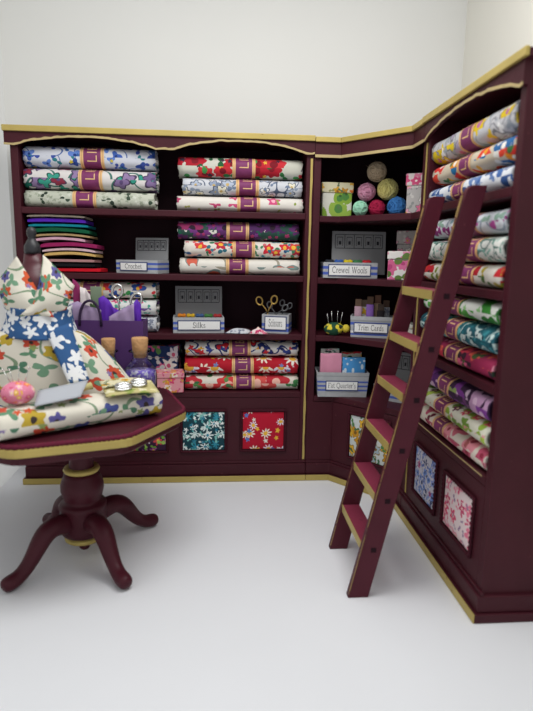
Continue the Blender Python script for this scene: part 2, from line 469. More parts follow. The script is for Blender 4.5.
print_fabric('red_blue_posy', 'd6d0c8', [fl(9, .48, 5, .4, ['b8283c', '2f4f9a', 'c8343c', '2f7f5a'], 'e0a93c', .25, .85, 2), fl(13, .42, 2, .95, ['3a8a4c', '2f5a9a', 'c8343c'], seed=7)])
print_fabric('aqua_pink', 'd9dad8', [fl(13, .45, 5, .4, ['d0507c', '3f9fae', '6f4f94', '2f6f94'], 'f0e0d0', .25, .8, 5), fl(16, .4, 2, .9, ['4f9f8c'], seed=2, density=.6)])
print_fabric('grey_sprig', 'c3c6cc', [fl(13, .4, 5, .5, ['8c8f9c', 'e6e6ea', '6f7486'], 'd9d9d9', .2, .7, 2), fl(17, .4, 2, .9, ['7a8090'], seed=4, density=.6)])
# rolls in the middle
print_fabric('scarlet_rose', 'c4c4b8', [fl(6.3, .5, 8, .22, ['b81f2c', 'c22c36', 'a8182a'], '7a0f20', .3, .8, 2), fl(10, .42, 2, .9, ['2f6f3c', '3f8a48', '1f5a34'], seed=4, density=.9), fl(14, .25, 5, .4, ['d9a93c', '3a2a3c'], seed=8, density=.4)])
print_fabric('slate_line', 'c6c9cf', [fl(10, .45, 5, .4, ['a9b3c4', 'd9d4c0', '8d99b0', 'e0dfda'], 'c0a468', .22, .85, 1, '4a5468'), fl(13, .4, 2, .9, ['6f7d94', '8a96a8'], seed=4, density=.8)], vine=('4f5a70', 9, .016))
print_fabric('blush_sparse', 'd9d4cc', [fl(8, .34, 5, .4, ['c84a78', 'd66f92', 'b8406a'], 'e6a9b8', .3, .55, 3), fl(11, .22, 2, .9, ['8a9a4c', 'a8a85a'], seed=6, density=.5)])
print_fabric('violet_dense', '2a4a42', [fl(11, .4, 4, .8, ['d6d2ca', 'c9c6be', '3f7a68'], seed=12), fl(9.5, .62, 9, .25, ['5a2a62', '6f3478', '8c2a5a', '4a2458'], '2a1a2c', .3, 1., 2), fl(13, .3, 2, .95, ['1f5a4c', '23604a'], seed=5, density=.4), fl(20, .3, 5, .3, ['a83a6a', '7a3a86'], seed=9, density=.5)])
print_fabric('poppy_mix', 'd9d2c8', [fl(10, .45, 5, .4, ['c8283a', 'd03a3c', 'd97a2c', 'b8243c'], 'e6b23c', .3, .8, 2), fl(13, .4, 2, .95, ['2f6a7a', '3f7a5a', '2f5a86'], seed=4), fl(18, .26, 5, .4, ['2f7f94', 'd05a6a'], seed=8, density=.6)])
print_fabric('ivory_deco', 'd9d5cc', [fl(5.5, .55, 2, .7, ['6f9a98', 'c8604c', '7aa09c'], 'd9d5cc', .2, .8, 6, '7a8a86'), fl(7, .2, 2, .9, ['7a6f62', 'c8604c'], seed=5, density=.4)], vine=('9a9484', 3, .012))
print_fabric('navy_paisley', 'd0cdc8', [fl(9, .46, 3, .45, ['24306a', 'b8202c', '1f2a5c', '2a3874'], 'd9c9b8', .22, .9, 1, '1c2450'), fl(14, .32, 4, .5, ['c02a30', '2f3f86', 'd09a2c'], seed=6, density=.7)], vine=('24306a', 8, .02))
print_fabric('crimson_daisy', 'ae1428', [fl(6.5, .46, 9, .55, ['e6dfd6', 'd9d3e0', 'e8d9c8'], 'e0a83c', .4, .7, 4), fl(10, .2, 5, .5, ['6f7fb0', 'd9a93c'], seed=2, density=.5)])
print_fabric('coral_peony', 'd6d0c4', [fl(6.2, .52, 6, .25, ['c83a3c', 'd0504a', 'b82c38'], 'e6b0a0', .3, .85, 2), fl(9, .4, 2, .9, ['3f7a48', '5a8a4c', '2f6a42'], seed=4, density=.9)])
# rolls on the right
print_fabric('lemon_paisley', 'bcbcc0', [fl(7, .55, 4, .4, ['d0b41c', 'dcc22a', 'bcbcc0', 'a89ab0', 'd0b41c'], 'b06a94', .22, .85, 3, '7a7a80'), fl(12, .35, 3, .6, ['9aa0a8', 'd6bc2c', 'e6e6e6'], seed=7)], vine=('8a8a90', 9, .02))
print_fabric('red_blue_leaf', 'c4b8a4', [fl(7, .6, 3, .4, ['1f6a9a', 'd0402c', 'd98a1f', '2a5f94', 'c8302c'], 'e6e0d6', .2, .9, 2), fl(10, .42, 2, .9, ['3a6a3c', 'd99a2c', 'd9d6d0'], seed=4, density=.8)])
print_fabric('blue_white_leaf', 'd3d6dc', [fl(9.5, .6, 3, .55, ['2f4f86', '3f629c', '5f7aa8'], 'd3d6dc', .18, .95, 3), fl(12, .4, 2, .9, ['2a4478', '6f86b0'], seed=8, density=.8)])
print_fabric('magenta_scroll', 'ccd0d6', [fl(8.5, .5, 3, .6, ['a03a86', '8a2f74', 'b04c94'], 'e0d6e0', .2, .7, 4), fl(9, .42, 2, .9, ['7f9a8c', 'a9b8c0', '6f8a94'], seed=2, density=.8)], vine=('8f9aa8', 6, .02))
print_fabric('seafoam_sprig', 'd0d2cc', [fl(20, .5, 2, .95, ['4a6a62', '5a8a7c', '7aa89a', '3a4a48'], seed=1), fl(10, .26, 5, .4, ['b05a7c', '7ac0b8', 'c8b85a'], 'e6e6e6', .25, .4, 5)], vine=('5f7a74', 11, .02))
print_fabric('poppy_red', 'cfcac0', [fl(7, .5, 6, .22, ['b8242c', 'c8322c', 'a81c2a'], '2a1c1c', .25, .85, 2), fl(9, .4, 2, .9, ['6f7a2c', 'a8982c', '4a6a34'], seed=6, density=.9)])
print_fabric('green_leaf', 'd6d9d2', [fl(7.5, .6, 2, .7, ['3a8a34', '4a9a3c', '2f7430', '5aa84c'], seed=3), fl(12, .25, 4, .5, ['2f6a30', '8ac07a'], seed=6, density=.5)])
print_fabric('teal_scroll', '1f5a66', [fl(12, .5, 3, .7, ['c9d6d3', '3a8a94', '16404c', '5fa3a6'], '16404c', .2, .95, 2), fl(15, .4, 2, .95, ['bfd3d0', '2a7480'], seed=5)], vine=('b8ccc9', 12, .03))
print_fabric('rose_dark', '93264c', [fl(8, .56, 6, .3, ['dc6488', 'c83a4c', 'e690a6', 'd85a4c'], '7a1c3c', .25, .9, 4), fl(10, .42, 2, .9, ['2a3a2c', '3a2030', '4a5a34'], seed=2, density=.9)])
print_fabric('mauve_orchid', '3c2440', [fl(6, .52, 4, .45, ['9a6a9a', '7a3a8c', 'b48cae', '5a2a6c'], 'd0b0c8', .22, .95, 2), fl(9, .4, 2, .9, ['8ca05a', 'c8b0c4', '6a3a6c'], seed=6, density=.7)])
print_fabric('lime_meadow', 'd3d3c0', [fl(9, .55, 2, .85, ['8aa83c', 'a4bc4c', '6f8f3a'], seed=1, density=.9), fl(12, .36, 5, .4, ['c84a5c', 'd98a94', '6a3a4c'], 'e6d6a0', .25, .6, 5)])
print_fabric('pink_magnolia', 'd6cdbf', [fl(8, .58, 4, .4, ['c86a7c', 'd98a96', 'b8506a'], '8a2c40', .22, .9, 3), fl(9, .4, 2, .9, ['6a2838', '8a3a48', 'a85a5c'], seed=7, density=.8)])
# boxes and scraps
print_fabric('lime_ring', 'd3d3c6', [fl(9.3, .52, 30, .04, ['86a83c', '90b048', '7c9e38'], '4f8440', .45, .95, 2), fl(8.2, .1, 9, .3, ['3a5f34', '5a7a4c'], seed=2)])
print_fabric('ochre_buds', 'cfc9a8', [fl(14, .42, 5, .4, ['c99a2c', 'b8862a', 'd0702c'], '8a5a24', .25, .8, 3), fl(18, .35, 2, .9, ['5a6a4c', '8a8a5a'], seed=5, density=.7)])
print_fabric('pink_grey', 'b4b0ae', [fl(14, .48, 6, .35, ['dc7f9c', 'e6e2dc', 'd96f92', 'e0a0b4'], 'd9b23c', .22, .9, 2, '8a8688'), fl(19, .36, 2, .9, ['8f9290', 'c9c6c2'], seed=5, density=.8)])
print_fabric('pink_lid', 'd6ccca', [fl(15, .48, 6, .3, ['d0507c', 'dc7c9c', 'e6dcdc'], 'f0e6e0', .22, .8, 4), fl(14, .3, 2, .9, ['d98aa4', 'b8b0b0'], seed=3, density=.7)])
print_fabric('peony', 'd9d6d2', [fl(9.5, .46, 8, .22, ['cf6a94', 'd98cab', 'c86088'], 'b04474', .3, .85, 1), fl(9, .45, 2, .9, ['5f7a3c', '4f6a34'], seed=7, density=.7)])
print_fabric('navy_bloom', '1f3462', [fl(8, .48, 6, .45, ['e6e2dc', 'd05a8c', 'd9d6dc', 'd06a3c'], 'd05a7c', .25, .85, 2), fl(11, .4, 2, .95, ['5a8a4c', 'd9d9d6'], seed=6, density=.8)])
print_fabric('ditsy_pink', 'd9949c', [fl(15, .44, 5, .4, ['d0406c', 'd98a3c', 'e6d6c8', 'c8486c'], 'e0a83c', .3, .9, 2), fl(22, .34, 2, .9, ['c85a7c', 'b89a4c'], seed=4, density=.7)])
print_fabric('yellow_white', 'dcdacf', [fl(14, .45, 4, .5, ['d9b02c', 'e0c04c', '3a3a34'], seed=2, density=.8)])
DRESS_L = [fl(6.6, .34, 6, .3, ['c4532f', '45508c', 'b49a34', '5a5590', 'c24a34'], '3a2f2c', .26, .8, 2, None), fl(8.5, .42, 3, .75, ['5f8a6c', '6f967a', '4f7a62'], seed=5, density=.6), fl(11, .22, 5, .5, ['8a78a4', 'c4532f', '8a9a5c'], seed=9, density=.4)]
print_fabric('cream_meadow', 'd9d4c6', DRESS_L, vine=('7a8f74', 4, .012))
print_fabric('blue_white_bloom', '2f5686', [fl(9.5, .58, 5, .6, ['d6d9dc', 'e0e2e4'], None, .15, .97, 3), fl(13, .3, 2, .9, ['dfe2e4'], seed=6, density=.6)])
print_fabric('magenta_scrap', '86265a', [fl(12, .4, 5, .5, ['d9a0bc', 'b04a80', 'e0d6da'], seed=3, density=.8)])
print_fabric('green_scrap', 'd9d0d0', [fl(9, .46, 2, .9, ['5a7a3c', '3f5a34', '8a2c5c'], seed=4)])
print_fabric('needle_print', 'b9b07a', [fl(16, .45, 3, .5, ['d9cf9c', '8a9a4c', 'd09a5c', 'd9d3b0'], seed=4)])
print_fabric('blue_dots', '4f9ad8', [fl(24, .22, 30, .02, ['d9e6ee'], seed=2)], warp=0)
print_fabric('hedge_print', '1f4a34', [fl(15, .55, 5, .3, ['d9c83a', 'd9c83a', 'd98a9a', '2f6a44', 'd0c04a'], '2a2a24', .3, .9, 5)])
print_fabric('pin_pink', 'd8809a', [fl(36, .45, 5, .4, ['e6b0c0', 'e0703c', 'd9a83c', 'c83a6c'], 'f0d6a0', .3, .9, 3)])

# ---- long unit along the back
BW = 1.808
cup = [(.225, .495, .215, .470), (.607, .881, .213, .470), (.993, 1.263, .214, .470), (1.386, 1.656, .217, .469)]
cm = ['blue_buds', 'plum_green', 'teal_daisy', 'red_daisy']
cl = ['navy floral fabric panel', 'plum and green floral fabric panel', 'dark teal and white daisy fabric panel', 'red daisy fabric panel']
straight_unit('shelving_unit', 'long burgundy shelf unit standing along the back wall with two shallow arches', (0, 0, 0), 0,
              BW, .36, [(-.025, .905, 2.100, 2.152), (.905, BW-.001, 2.102, 2.160)],
              [c+(F[m],) for c, m in zip(cup, cm)], False, True, .03, 0, cl)
# ---- wing along the right side: local x runs towards the viewer
XR = 2.315; YJ = -.545; WL = .975
wing_in = [(.155, .440, .225, .477), (.56, .85, .232, .470)]
straight_unit('shelving_unit', 'burgundy shelf unit on the right standing behind the ladder, its plain end nearest the viewer', (XR, YJ, 0), -PI/2,
              WL, .36, [(.0, WL, 2.088, 2.150)],
              [c+(F[m],) for c, m in zip(wing_in, ['blue_sprig', 'pink_sprig'])], True, False, 0, .03,
              ['blue and white sprigged fabric panel', 'pink and white floral fabric panel'])
# end stile of the wing: a shallow raised end panel
# ---- corner unit
def corner_unit():
    t = thing('corner_shelving_unit', 'burgundy corner shelf unit with slanted front between the two straight shelf units', 'shelf unit', (2.25, 0, 0))
    off = Matrix.Translation((-2.25, 0, 0))
    A, B, Cc, Dd = (BW+.0015, 0), (1.979, 0), (XR, -.373), (XR, YJ+.0015)
    def path(o, e=0.):
        """front line moved outward by o"""
        n1 = Vector((0, -1)); dv = Vector((Cc[0]-B[0], Cc[1]-B[1])).normalized(); n2 = Vector((dv.y, -dv.x)); n3 = Vector((-1, 0))
        if n2.y > 0: n2 = -n2
        m1 = (n1+n2); m1 = m1/(m1.dot(n1)); m2 = (n2+n3); m2 = m2/(m2.dot(n3))
        return [(A[0], -o), (B[0]+m1.x*o, B[1]+m1.y*o), (Cc[0]+m2.x*o, Cc[1]+m2.y*o), (XR-o, Dd[1])]
    def poly(o, back=.36):
        p = path(o)
        return p+[(XR+back, YJ+.0015), (XR+back, back), (BW+.0015, back)]
    T = .045
    MB(off).box(BW+.001, BW+T, .0, .36, .133, H-.04).build('side_panel', BURG, t, .004)
    MB(off).box(XR, XR+.36, YJ+.001, YJ+T, .133, H-.04).build('side_panel', BURG, t, .004)
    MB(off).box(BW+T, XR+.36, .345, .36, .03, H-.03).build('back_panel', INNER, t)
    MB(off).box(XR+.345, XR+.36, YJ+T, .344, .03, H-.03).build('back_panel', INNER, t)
    def shelf_poly(o):
        p = path(o)
        return [(BW+T, p[0][1]), p[1], p[2], (p[3][0], YJ+T), (XR+.344, YJ+T), (XR+.344, .344), (BW+T, .344)]
    for z in CS:
        MB(off).prism(shelf_poly(.002), z-.038, z).build('shelf', SHELFP, t, .004)
    def strip(o0, o1, z0, z1, name, mat, bev=.003):
        a = path(o1); b = path(o0)
        m = MB(off)
        for i in range(3):
            m.prism([a[i], a[i+1], b[i+1], b[i]], z0, z1)
        return m.build(name, mat, t, bev)
    strip(-.028, .0012, .133, .536, 'cupboard_front', BURG, .001)
    MB(off).prism(poly(.018), H-.036, H-.008).build('cornice', BURG, t, .003)
    strip(.0185, .034, H-.036, H-.006, 'cornice_gold_edge', GOLD)
    strip(-.002, .018, 2.085, H-.036, 'valance', BURG)
    strip(.0185, .023, 2.080, 2.097, 'valance_gold_edge', CREAMGOLD, .001)
    MB(off).prism(poly(.020), .04, .115).build('plinth', BURG, t, .006)
    strip(-.004, .010, .115, .132, 'plinth_moulding', BURG)
    MB(off).prism(poly(.033), 0, .04).build('plinth_base', BURG, t, .004)
    strip(.0335, .039, .002, .041, 'plinth_gold_edge', GOLD, .002)
    a = math.atan2(Cc[1]-B[1], Cc[0]-B[0])
    xf = off @ Matrix.Translation((B[0], B[1], 0)) @ Matrix.Rotation(a, 4, 'Z')
    inset(t, xf, .155, .435, .205, .480, F['mustard_pansy'], 'mustard and white pansy fabric panel')
    # thin moulding lines either side of the slanted cupboard door
    for x in (.0, .5):
        MB(xf).box(x-.006, x+.006, -.007, .0, .135, .55).build('door_moulding', BURG, t, .003)
    return t
corner_unit()

# ------------------------------------------------------------------ bolts of fabric
def section(w, h, e=.72, n=36):
    pts = []
    for k in range(n):
        a = 2*PI*k/n           # 0 = front (-y), going up
        c, s = math.cos(a), math.sin(a)
        pts.append((-(w/2)*math.copysign(abs(c)**e, c), h/2+(h/2)*math.copysign(abs(s)**e, s)))
    return pts
def bolt(L, w, h, mat, label, loc, rz=0, band=None, group=None, seed=0, tilt=0, letters=True):
    """a flat roll of cloth: x along the roll, front -y, resting on z=0"""
    t = thing('fabric_bolt', label, 'fabric bolt', loc, rz, group)
    rnd = random.Random(seed)
    sec = section(w, h); n = len(sec)
    per = [0]
    for k in range(n):
        a, b = sec[k], sec[(k+1) % n]; per.append(per[-1]+math.hypot(a[0]-b[0], a[1]-b[1]))
    nx = 26
    def pt(x, k, grow=0.):
        y, z = sec[k % n]
        nn = noise.noise(Vector((x*7+seed*5.1, y*14, z*14)))*.006+noise.noise(Vector((x*2.2, seed*3.3, 1)))*.004
        dy, dz = y, (z-h/2); q = math.hypot(dy, dz)+1e-6
        y2 = y+dy/q*(nn+grow); z2 = z+dz/q*(nn*.35+grow)
        return (x, y2, max(z2, .0005 if grow == 0 else .0003))
    vs = []; fs = []; uv = []
    u0 = rnd.random()*3
    for i in range(nx+1):
        for k in range(n):
            x = -L/2+L*i/nx
            if i in (0, nx):
                x += (.010*noise.noise(Vector((k*.7, seed*2.7, i)))+.004)*(-1 if i == 0 else 1)
            vs.append(pt(x, k))
    for i in range(nx):
        for k in range(n):
            a = i*n+k; b = i*n+(k+1) % n
            fs.append((b, a, a+n, b+n))
            xa, xb = L*i/nx+u0, L*(i+1)/nx+u0
            uv.append([(xa, per[k+1]), (xa, per[k]), (xb, per[k]), (xb, per[k+1])])
    # spiralled ends: rings stepping inwards
    for end, base in ((-1, 0), (1, nx*n)):
        prev = base
        for sc_, dx in ((.86, .004), (.8, -.012), (.6, -.004), (.52, -.018), (.3, -.006)):
            o = len(vs)
            for k in range(n):
                q = vs[base+k]; vs.append((end*(L/2+dx), q[1]*sc_, h/2+(q[2]-h/2)*sc_))
            for k in range(n):
                a, b, c, d = prev+k, prev+(k+1) % n, o+(k+1) % n, o+k
                fs.append((a, b, c, d) if end < 0 else (b, a, d, c)); uv.append([(u0+.01*i_, per[k]) for i_ in range(4)])
            prev = o
        fs.append(tuple(range(prev+n-1, prev-1, -1)) if end > 0 else tuple(range(prev, prev+n))); uv.append([(0, 0)]*n)
    m = MB(); m.add(vs, fs, uv)
    m.build('cloth_roll', mat, t, smooth=True)
    # loose white fringe of the selvedge at the two ends
    m = MB(); 
    m.box(-L/2-.014, -L/2+.03, -w*.16, w*.12, h*.40, h*.58)
    m.build('selvedge_end', CORE, t, .005)
    m = MB(); m.box(L/2-.03, L/2+.015, -w*.2, w*.1, h*.36, h*.55); m.build('selvedge_end', CORE, t, .005)
    if band:
        c, bw = band
        vs = []; fs = []; uv = []
        nb = 6
        for i in range(nb+1):
            for k in range(n): vs.append(pt(c-bw/2+bw*i/nb, k, .0022))
        for i in range(nb):
            for k in range(n):
                a = i*n+k; b = i*n+(k+1) % n
                fs.append((b, a, a+n, b+n)); uv.append([(i/nb, per[k+1]), (i/nb, per[k]), ((i+1)/nb, per[k]), ((i+1)/nb, per[k+1])])
        m = MB(); m.add(vs, fs, uv)
        bo = m.build('paper_band', PLUM, t, smooth=True); bo['label'] = 'plum paper band with gold borders'
        if letters:
            # gold letters running up the band, each stroke a strip that follows the paper
            P = per[-1]
            def at(x, s):
                s = s % P; k = 0
                while per[k+1] < s: k += 1
                f = (s-per[k])/(per[k+1]-per[k])
                a = pt(x, k, .0034); b = pt(x, k+1, .0034)
                return tuple(a[q]*(1-f)+b[q]*f for q in range(3))
            lm = MB()
            def stroke(u0, u1, s0, s1):
                lm.grid(lambda u, v: at(c+u0+(u1-u0)*u, s0+(s1-s0)*v), 4, 4)
            r = bw*.2; st = .006
            s = rnd.uniform(-.032, -.004)
            stroke(-r, r, s, s+st); stroke(r-st, r, s, s+.036)                   # L
            s += .05; stroke(-r, r, s, s+st)                                        # I
            s += .022; stroke(-r, r, s, s+st)                                       # B
            for q in (-r, -st/2, r-st): stroke(q, q+st, s, s+.03)
            stroke(-r*.85, -r*.1, s+.028, s+.028+st); stroke(r*.1, r*.85, s+.028, s+.028+st)
            lm.build('gold_lettering', FOIL, bo)
    return t
W0 = .20
def shelf_bolts(rows, zbase, yc, group):
    z = zbase
    for i, (x0, x1, h, mat, bx, label) in enumerate(rows):     # bottom first
        L = x1-x0; c = (x0+x1)/2
        bolt(L, W0+.01*(i % 2), h, F[mat], label, (c, yc+.008*((i*7) % 3), z), 0, ((bx-c), .142) if bx else None, group, seed=hash_(mat))
        z += h+.0075
def hash_(s): return sum(ord(ch)*(i+3) for i, ch in enumerate(s)) % 97
Y0 = .125
shelf_bolts([(.062, .826, .106, 'pale_lace', .411, 'pale grey-green lacy fabric bolt, lowest of the top left stack'),
             (.062, .836, .120, 'lilac_bold', .450, 'fabric bolt with bold lilac and teal flowers, middle of the top left stack'),
             (.062, .832, .124, 'blue_tulip', .462, 'white fabric bolt with blue tulips, topmost of the top left stack')], 1.7485, Y0, 'fabric bolts on the top left shelf')
shelf_bolts([(.972, 1.745, .095, 'blush_sparse', 1.409, 'cream fabric bolt with sparse pink roses, lowest of the top stack by the corner'),
             (1.006, 1.738, .100, 'slate_line', 1.401, 'grey-blue outlined floral fabric bolt, middle of the top stack by the corner'),
             (.982, 1.738, .120, 'scarlet_rose', 1.378, 'fabric bolt with large scarlet roses and green leaves on the top shelf')], 1.7485, Y0, 'fabric bolts on the top shelf by the corner')
shelf_bolts([(.985, 1.735, .102, 'ivory_deco', 1.342, 'ivory fabric bolt with large teal fan motifs, lowest of its stack'),
             (1.014, 1.733, .102, 'poppy_mix', 1.382, 'white fabric bolt with small red and orange poppies under a dark violet bolt'),
             (.974, 1.725, .112, 'violet_dense', 1.343, 'dark violet and magenta floral fabric bolt on top of its stack')], 1.3605, Y0, 'fabric bolts on the second shelf by the corner')
shelf_bolts([(1.014, 1.744, .099, 'coral_peony', 1.391, 'cream fabric bolt with large coral peonies, lowest above the cupboard'),
             (1.012, 1.742, .108, 'crimson_daisy', 1.383, 'crimson fabric bolt with white daisies above the coral peony bolt'),
             (1.014, 1.742, .104, 'navy_paisley', 1.363, 'white fabric bolt with navy and red paisley directly above a crimson bolt')], .6055, Y0, 'fabric bolts on the lowest shelf')
shelf_bolts([(.07, .825, .100, 'grey_sprig', .42, 'pale grey sprigged fabric bolt, lowest of the stack behind the purple bag'),
             (.07, .825, .098, 'aqua_pink', .42, 'aqua and pink floral fabric bolt, middle of the stack behind the purple bag'),
             (.07, .825, .106, 'red_blue_posy', .43, 'red and blue posy fabric bolt, topmost of the stack behind the purple bag')], .9865, Y0, 'fabric bolts behind the purple bag')
def wing_bolts(rows, zbase, group, seed):
    z = zbase
    for i, (y0, y1, h, mat, by, xs, label) in enumerate(rows):
        L = y0-y1; c = (y0+y1)/2
        bolt(L, W0+.02, h, F[mat], label, (XR+xs-.012, c, z), -PI/2, (c-by+(.09 if zbase < 1.7 else .03), .145), group, seed=seed+hash_(mat))
        z += h+.0075
wing_bolts([(-.612, -1.44, .094, 'blue_white_leaf', -.93, .125, 'blue and white leafy fabric bolt behind the ladder top'),
            (-.640, -1.44, .100, 'red_blue_leaf', -.98, .130, 'fabric bolt of red, blue and orange leaves, middle of the top right stack'),
            (-.612, -1.43, .120, 'lemon_paisley', -.99, .128, 'grey and yellow paisley fabric bolt, highest one on the right')], 1.7485, 'fabric bolts on the top right shelf', 1)
wing_bolts([(-.614, -1.43, .100, 'poppy_red', -1.03, .128, 'fabric bolt with big red poppies, lowest of the second right stack'),
            (-.614, -1.43, .106, 'seafoam_sprig', -1.07, .124, 'white fabric bolt with fine seafoam sprigs above the red poppies'),
            (-.620, -1.42, .100, 'magenta_scroll', -1.02, .130, 'white fabric bolt with magenta scrolls, topmost of the second right stack')], 1.3605, 'fabric bolts on the second right shelf', 2)
wing_bolts([(-.614, -1.43, .100, 'rose_dark', -.95, .128, 'deep rose floral fabric bolt, lowest of the third right stack'),
            (-.614, -1.43, .110, 'teal_scroll', -.93, .124, 'dark teal scroll print fabric bolt in the middle of the third right stack'),
            (-.640, -1.42, .096, 'green_leaf', -.91, .130, 'white fabric bolt with bright green leaves, topmost of the third right stack')], .9865, 'fabric bolts on the third right shelf', 3)
wing_bolts([(-.614, -1.43, .094, 'pink_magnolia', -.86, .126, 'pink and maroon magnolia fabric bolt above the right cupboard panels'),
            (-.614, -1.43, .096, 'lime_meadow', -.87, .122, 'cream fabric bolt with lime leaves and pink flowers under the mauve bolt'),
            (-.630, -1.42, .116, 'mauve_orchid', -.88, .128, 'dark mauve and purple orchid fabric bolt on the lowest right shelf')], .6055, 'fabric bolts on the lowest right shelf', 4)

# ------------------------------------------------------------------ felt sheets
def felt():
    cols = [('red', 'd01c2c', .205, .492, .030), ('black', '1d1c20', .20, .455, .030), ('dusty pink', 'b08484', .165, .455, .024),
            ('mustard tan', 'cdaa68', .155, .465, .026), ('pale pink', 'd0b4ba', .145, .465, .022), ('burgundy', '94265a', .135, .475, .036),
            ('rose pink', 'cfa4b6', .10, .405, .026), ('beige', 'a98f66', .085, .435, .020), ('dark green', '1a5a3e', .075, .432, .036),
            ('teal', '188090', .072, .425, .024), ('purple', '5a2cb4', .068, .412, .034), ('cream', 'cabfac', .066, .408, .020)]
    z = 1.361
    for i, (nm, c, x0, x1, th0) in enumerate(cols):
        m = MB(); L = x1-x0; th = th0*.84
        amp = .012 if 2 <= i <= 8 else .004
        f0 = lambda x: amp*math.sin(PI*min(1, max(0, (x-x0)/L)))
        n = 12; vs = []; fs = []
        for j in range(n+1):
            u = j/n; x = -L/2+L*u
            tk = th*(.82+.18*min(1, math.sin(PI*u)*4)); dz = (amp*math.sin(PI*u) if i > 1 else 0)*(1 if i > 2 else .0)
            zz = dz+.002*noise.noise(Vector((x*9, i, 0)))
            if i <= 2: zz = 0
            for y in (-.1+.01*noise.noise(Vector((x*6, i*3.1, 5))), .12):
                e = .3 if y < 0 else 1
                vs += [(x, y, zz+th*.25 if y < 0 else zz), (x, y, zz+tk*.85), (x, y+.012, zz+tk)] if y < 0 else [(x, y, zz), (x, y, zz+tk), (x, y-.004, zz+tk)]
        for j in range(n):
            a = j*6; b = a+6
            fs += [(a, b, b+1, a+1), (a+1, b+1, b+2, a+2), (a+2, b+2, b+5, a+5), (a+5, b+5, b+4, a+4), (a+4, b+4, b+3, a+3), (a+3, b+3, b, a)]
        fs += [(0, 1, 2, 5, 4, 3), tuple(n*6+q for q in (3, 4, 5, 2, 1, 0))]
        m.add(vs, fs)
        fm = plain('felt_'+nm.replace(' ', '_'), c, .95, .1, var=.15, vs=60, bump=.5, bs=120)
        where = 'lowest of the felt pile' if i == 0 else ('topmost of the felt pile' if i == len(cols)-1 else 'directly on the %s one in the felt pile' % cols[i-1][0])
        o = m.build('felt_sheet', fm, None, smooth=False, loc=((x0+x1)/2, .13, z), recalc=True)
        tag(o, 'folded %s felt sheet, %s' % (nm, where), 'felt sheet', 'pile of folded felt sheets')
        z += th+(.0125 if i == 2 else (.0095 if i in (5, 8) else .0045))
felt()

# ------------------------------------------------------------------ labelled card boxes
BL = '4a5fb0'
def tray(name, label, cat, loc, rz, w, d, h, txt, lab, stripes, flare=0., group='labelled haberdashery boxes', txw=.62):
    """open card box; origin at the middle of its front bottom edge; lab=(x0,x1,z0,z1)"""
    t = thing(name, label, cat, loc, rz, group)
    sm = stripe_mat('striped_card_'+txt.replace(' ', '_').lower(), stripes)
    k = .008; m = MB()
    outer0 = [(-w/2, 0), (w/2, 0), (w/2, d), (-w/2, d)]
    outer1 = [(-w/2-flare, -flare), (w/2+flare, -flare), (w/2+flare, d+flare), (-w/2-flare, d+flare)]
    inn0 = [(-w/2+k, k), (w/2-k, k), (w/2-k, d-k), (-w/2+k, d-k)]
    inn1 = [(-w/2-flare+k, -flare+k), (w/2+flare-k, -flare+k), (w/2+flare-k, d+flare-k), (-w/2-flare+k, d+flare-k)]
    vs = [p+(0,) for p in outer0]+[p+(h,) for p in outer1]+[p+(h,) for p in inn1]+[p+(k,) for p in inn0]
    fs = [(3, 2, 1, 0)]
    for i in range(4):
        j = (i+1) % 4
        fs += [(i, j, 4+j, 4+i), (4+i, 4+j, 8+j, 8+i), (8+i, 8+j, 12+j, 12+i)]
    fs.append((12, 13, 14, 15))
    m.add(vs, fs).build('tray', sm, t)
    x0, x1, z0, z1 = lab
    yy = -flare*((z0+z1)/2/h)
    s = MB(); s.box(x0, x1, yy-.005, yy+.003, z0, z1)
    bd = s.build('label_border', NAVY, t)
    lb = MB().box(x0+.006, x1-.006, yy-.007, yy-.0045, z0+.006, z1-.006).build('label_card', WHITE_CARD, bd)
    lettering(txt, (z1-z0)*.72, INK, bd, ((x0+x1)/2, yy-.0075, (z0+z1)/2), width=(x1-x0)*txw)
    return t
def display(parent, x0, x1, y, z0, z1, lean=.08, n=5):
    """raised card back with a row of small framed squares"""
    dy = lambda z: y+(z-z0)*lean
    w = x1-x0
    m = MB(); m.add([(x0, y, z0), (x1, y, z0), (x1, dy(z1), z1), (x0, dy(z1), z1), (x0, y+.008, z0), (x1, y+.008, z0), (x1, dy(z1)+.008, z1), (x0, dy(z1)+.008, z1)],
                  [(0, 1, 2, 3), (5, 4, 7, 6), (1, 5, 6, 2), (4, 0, 3, 7), (3, 2, 6, 7), (4, 5, 1, 0)])
    o = m.build('display_card', GREY_CARD, parent); o['label'] = 'raised grey card back'
    hh = (z1-z0); a, b = z1-hh*.40, z1-hh*.07
    f = MB()
    q = .004
    def bar(xa, xb, za, zb):
        ya, yb = dy(za)-.002, dy(zb)-.002
        f.add([(xa, ya, za), (xb, ya, za), (xb, yb, zb), (xa, yb, zb)], [(0, 1, 2, 3)])
    X0, X1 = x0+w*.06, x1-w*.06
    bar(X0, X1, a, a+q); bar(X0, X1, b-q, b)
    for k in range(n+1):
        x = X0+(X1-X0)*k/n; bar(x-q/2, x+q/2, a+q, b-q)
    for k in range(n):
        cx = X0+(X1-X0)*(k+.5)/n; s = (X1-X0)/n*.30
        bar(cx-s, cx+s, b-hh*.075, b-hh*.06); bar(cx-s, cx-s+q*.7, a+hh*.06, b-hh*.075); bar(cx+s-q*.7, cx+s, a+hh*.06, b-hh*.075)
        bar(cx-s*.4, cx+s*.4, a+hh*.09, a+hh*.17)
    f.build('printed_frieze', INK, o)
def two(z0, dz, th): return [(z0, z0+th, BL), (z0+dz, z0+dz+th, BL)]

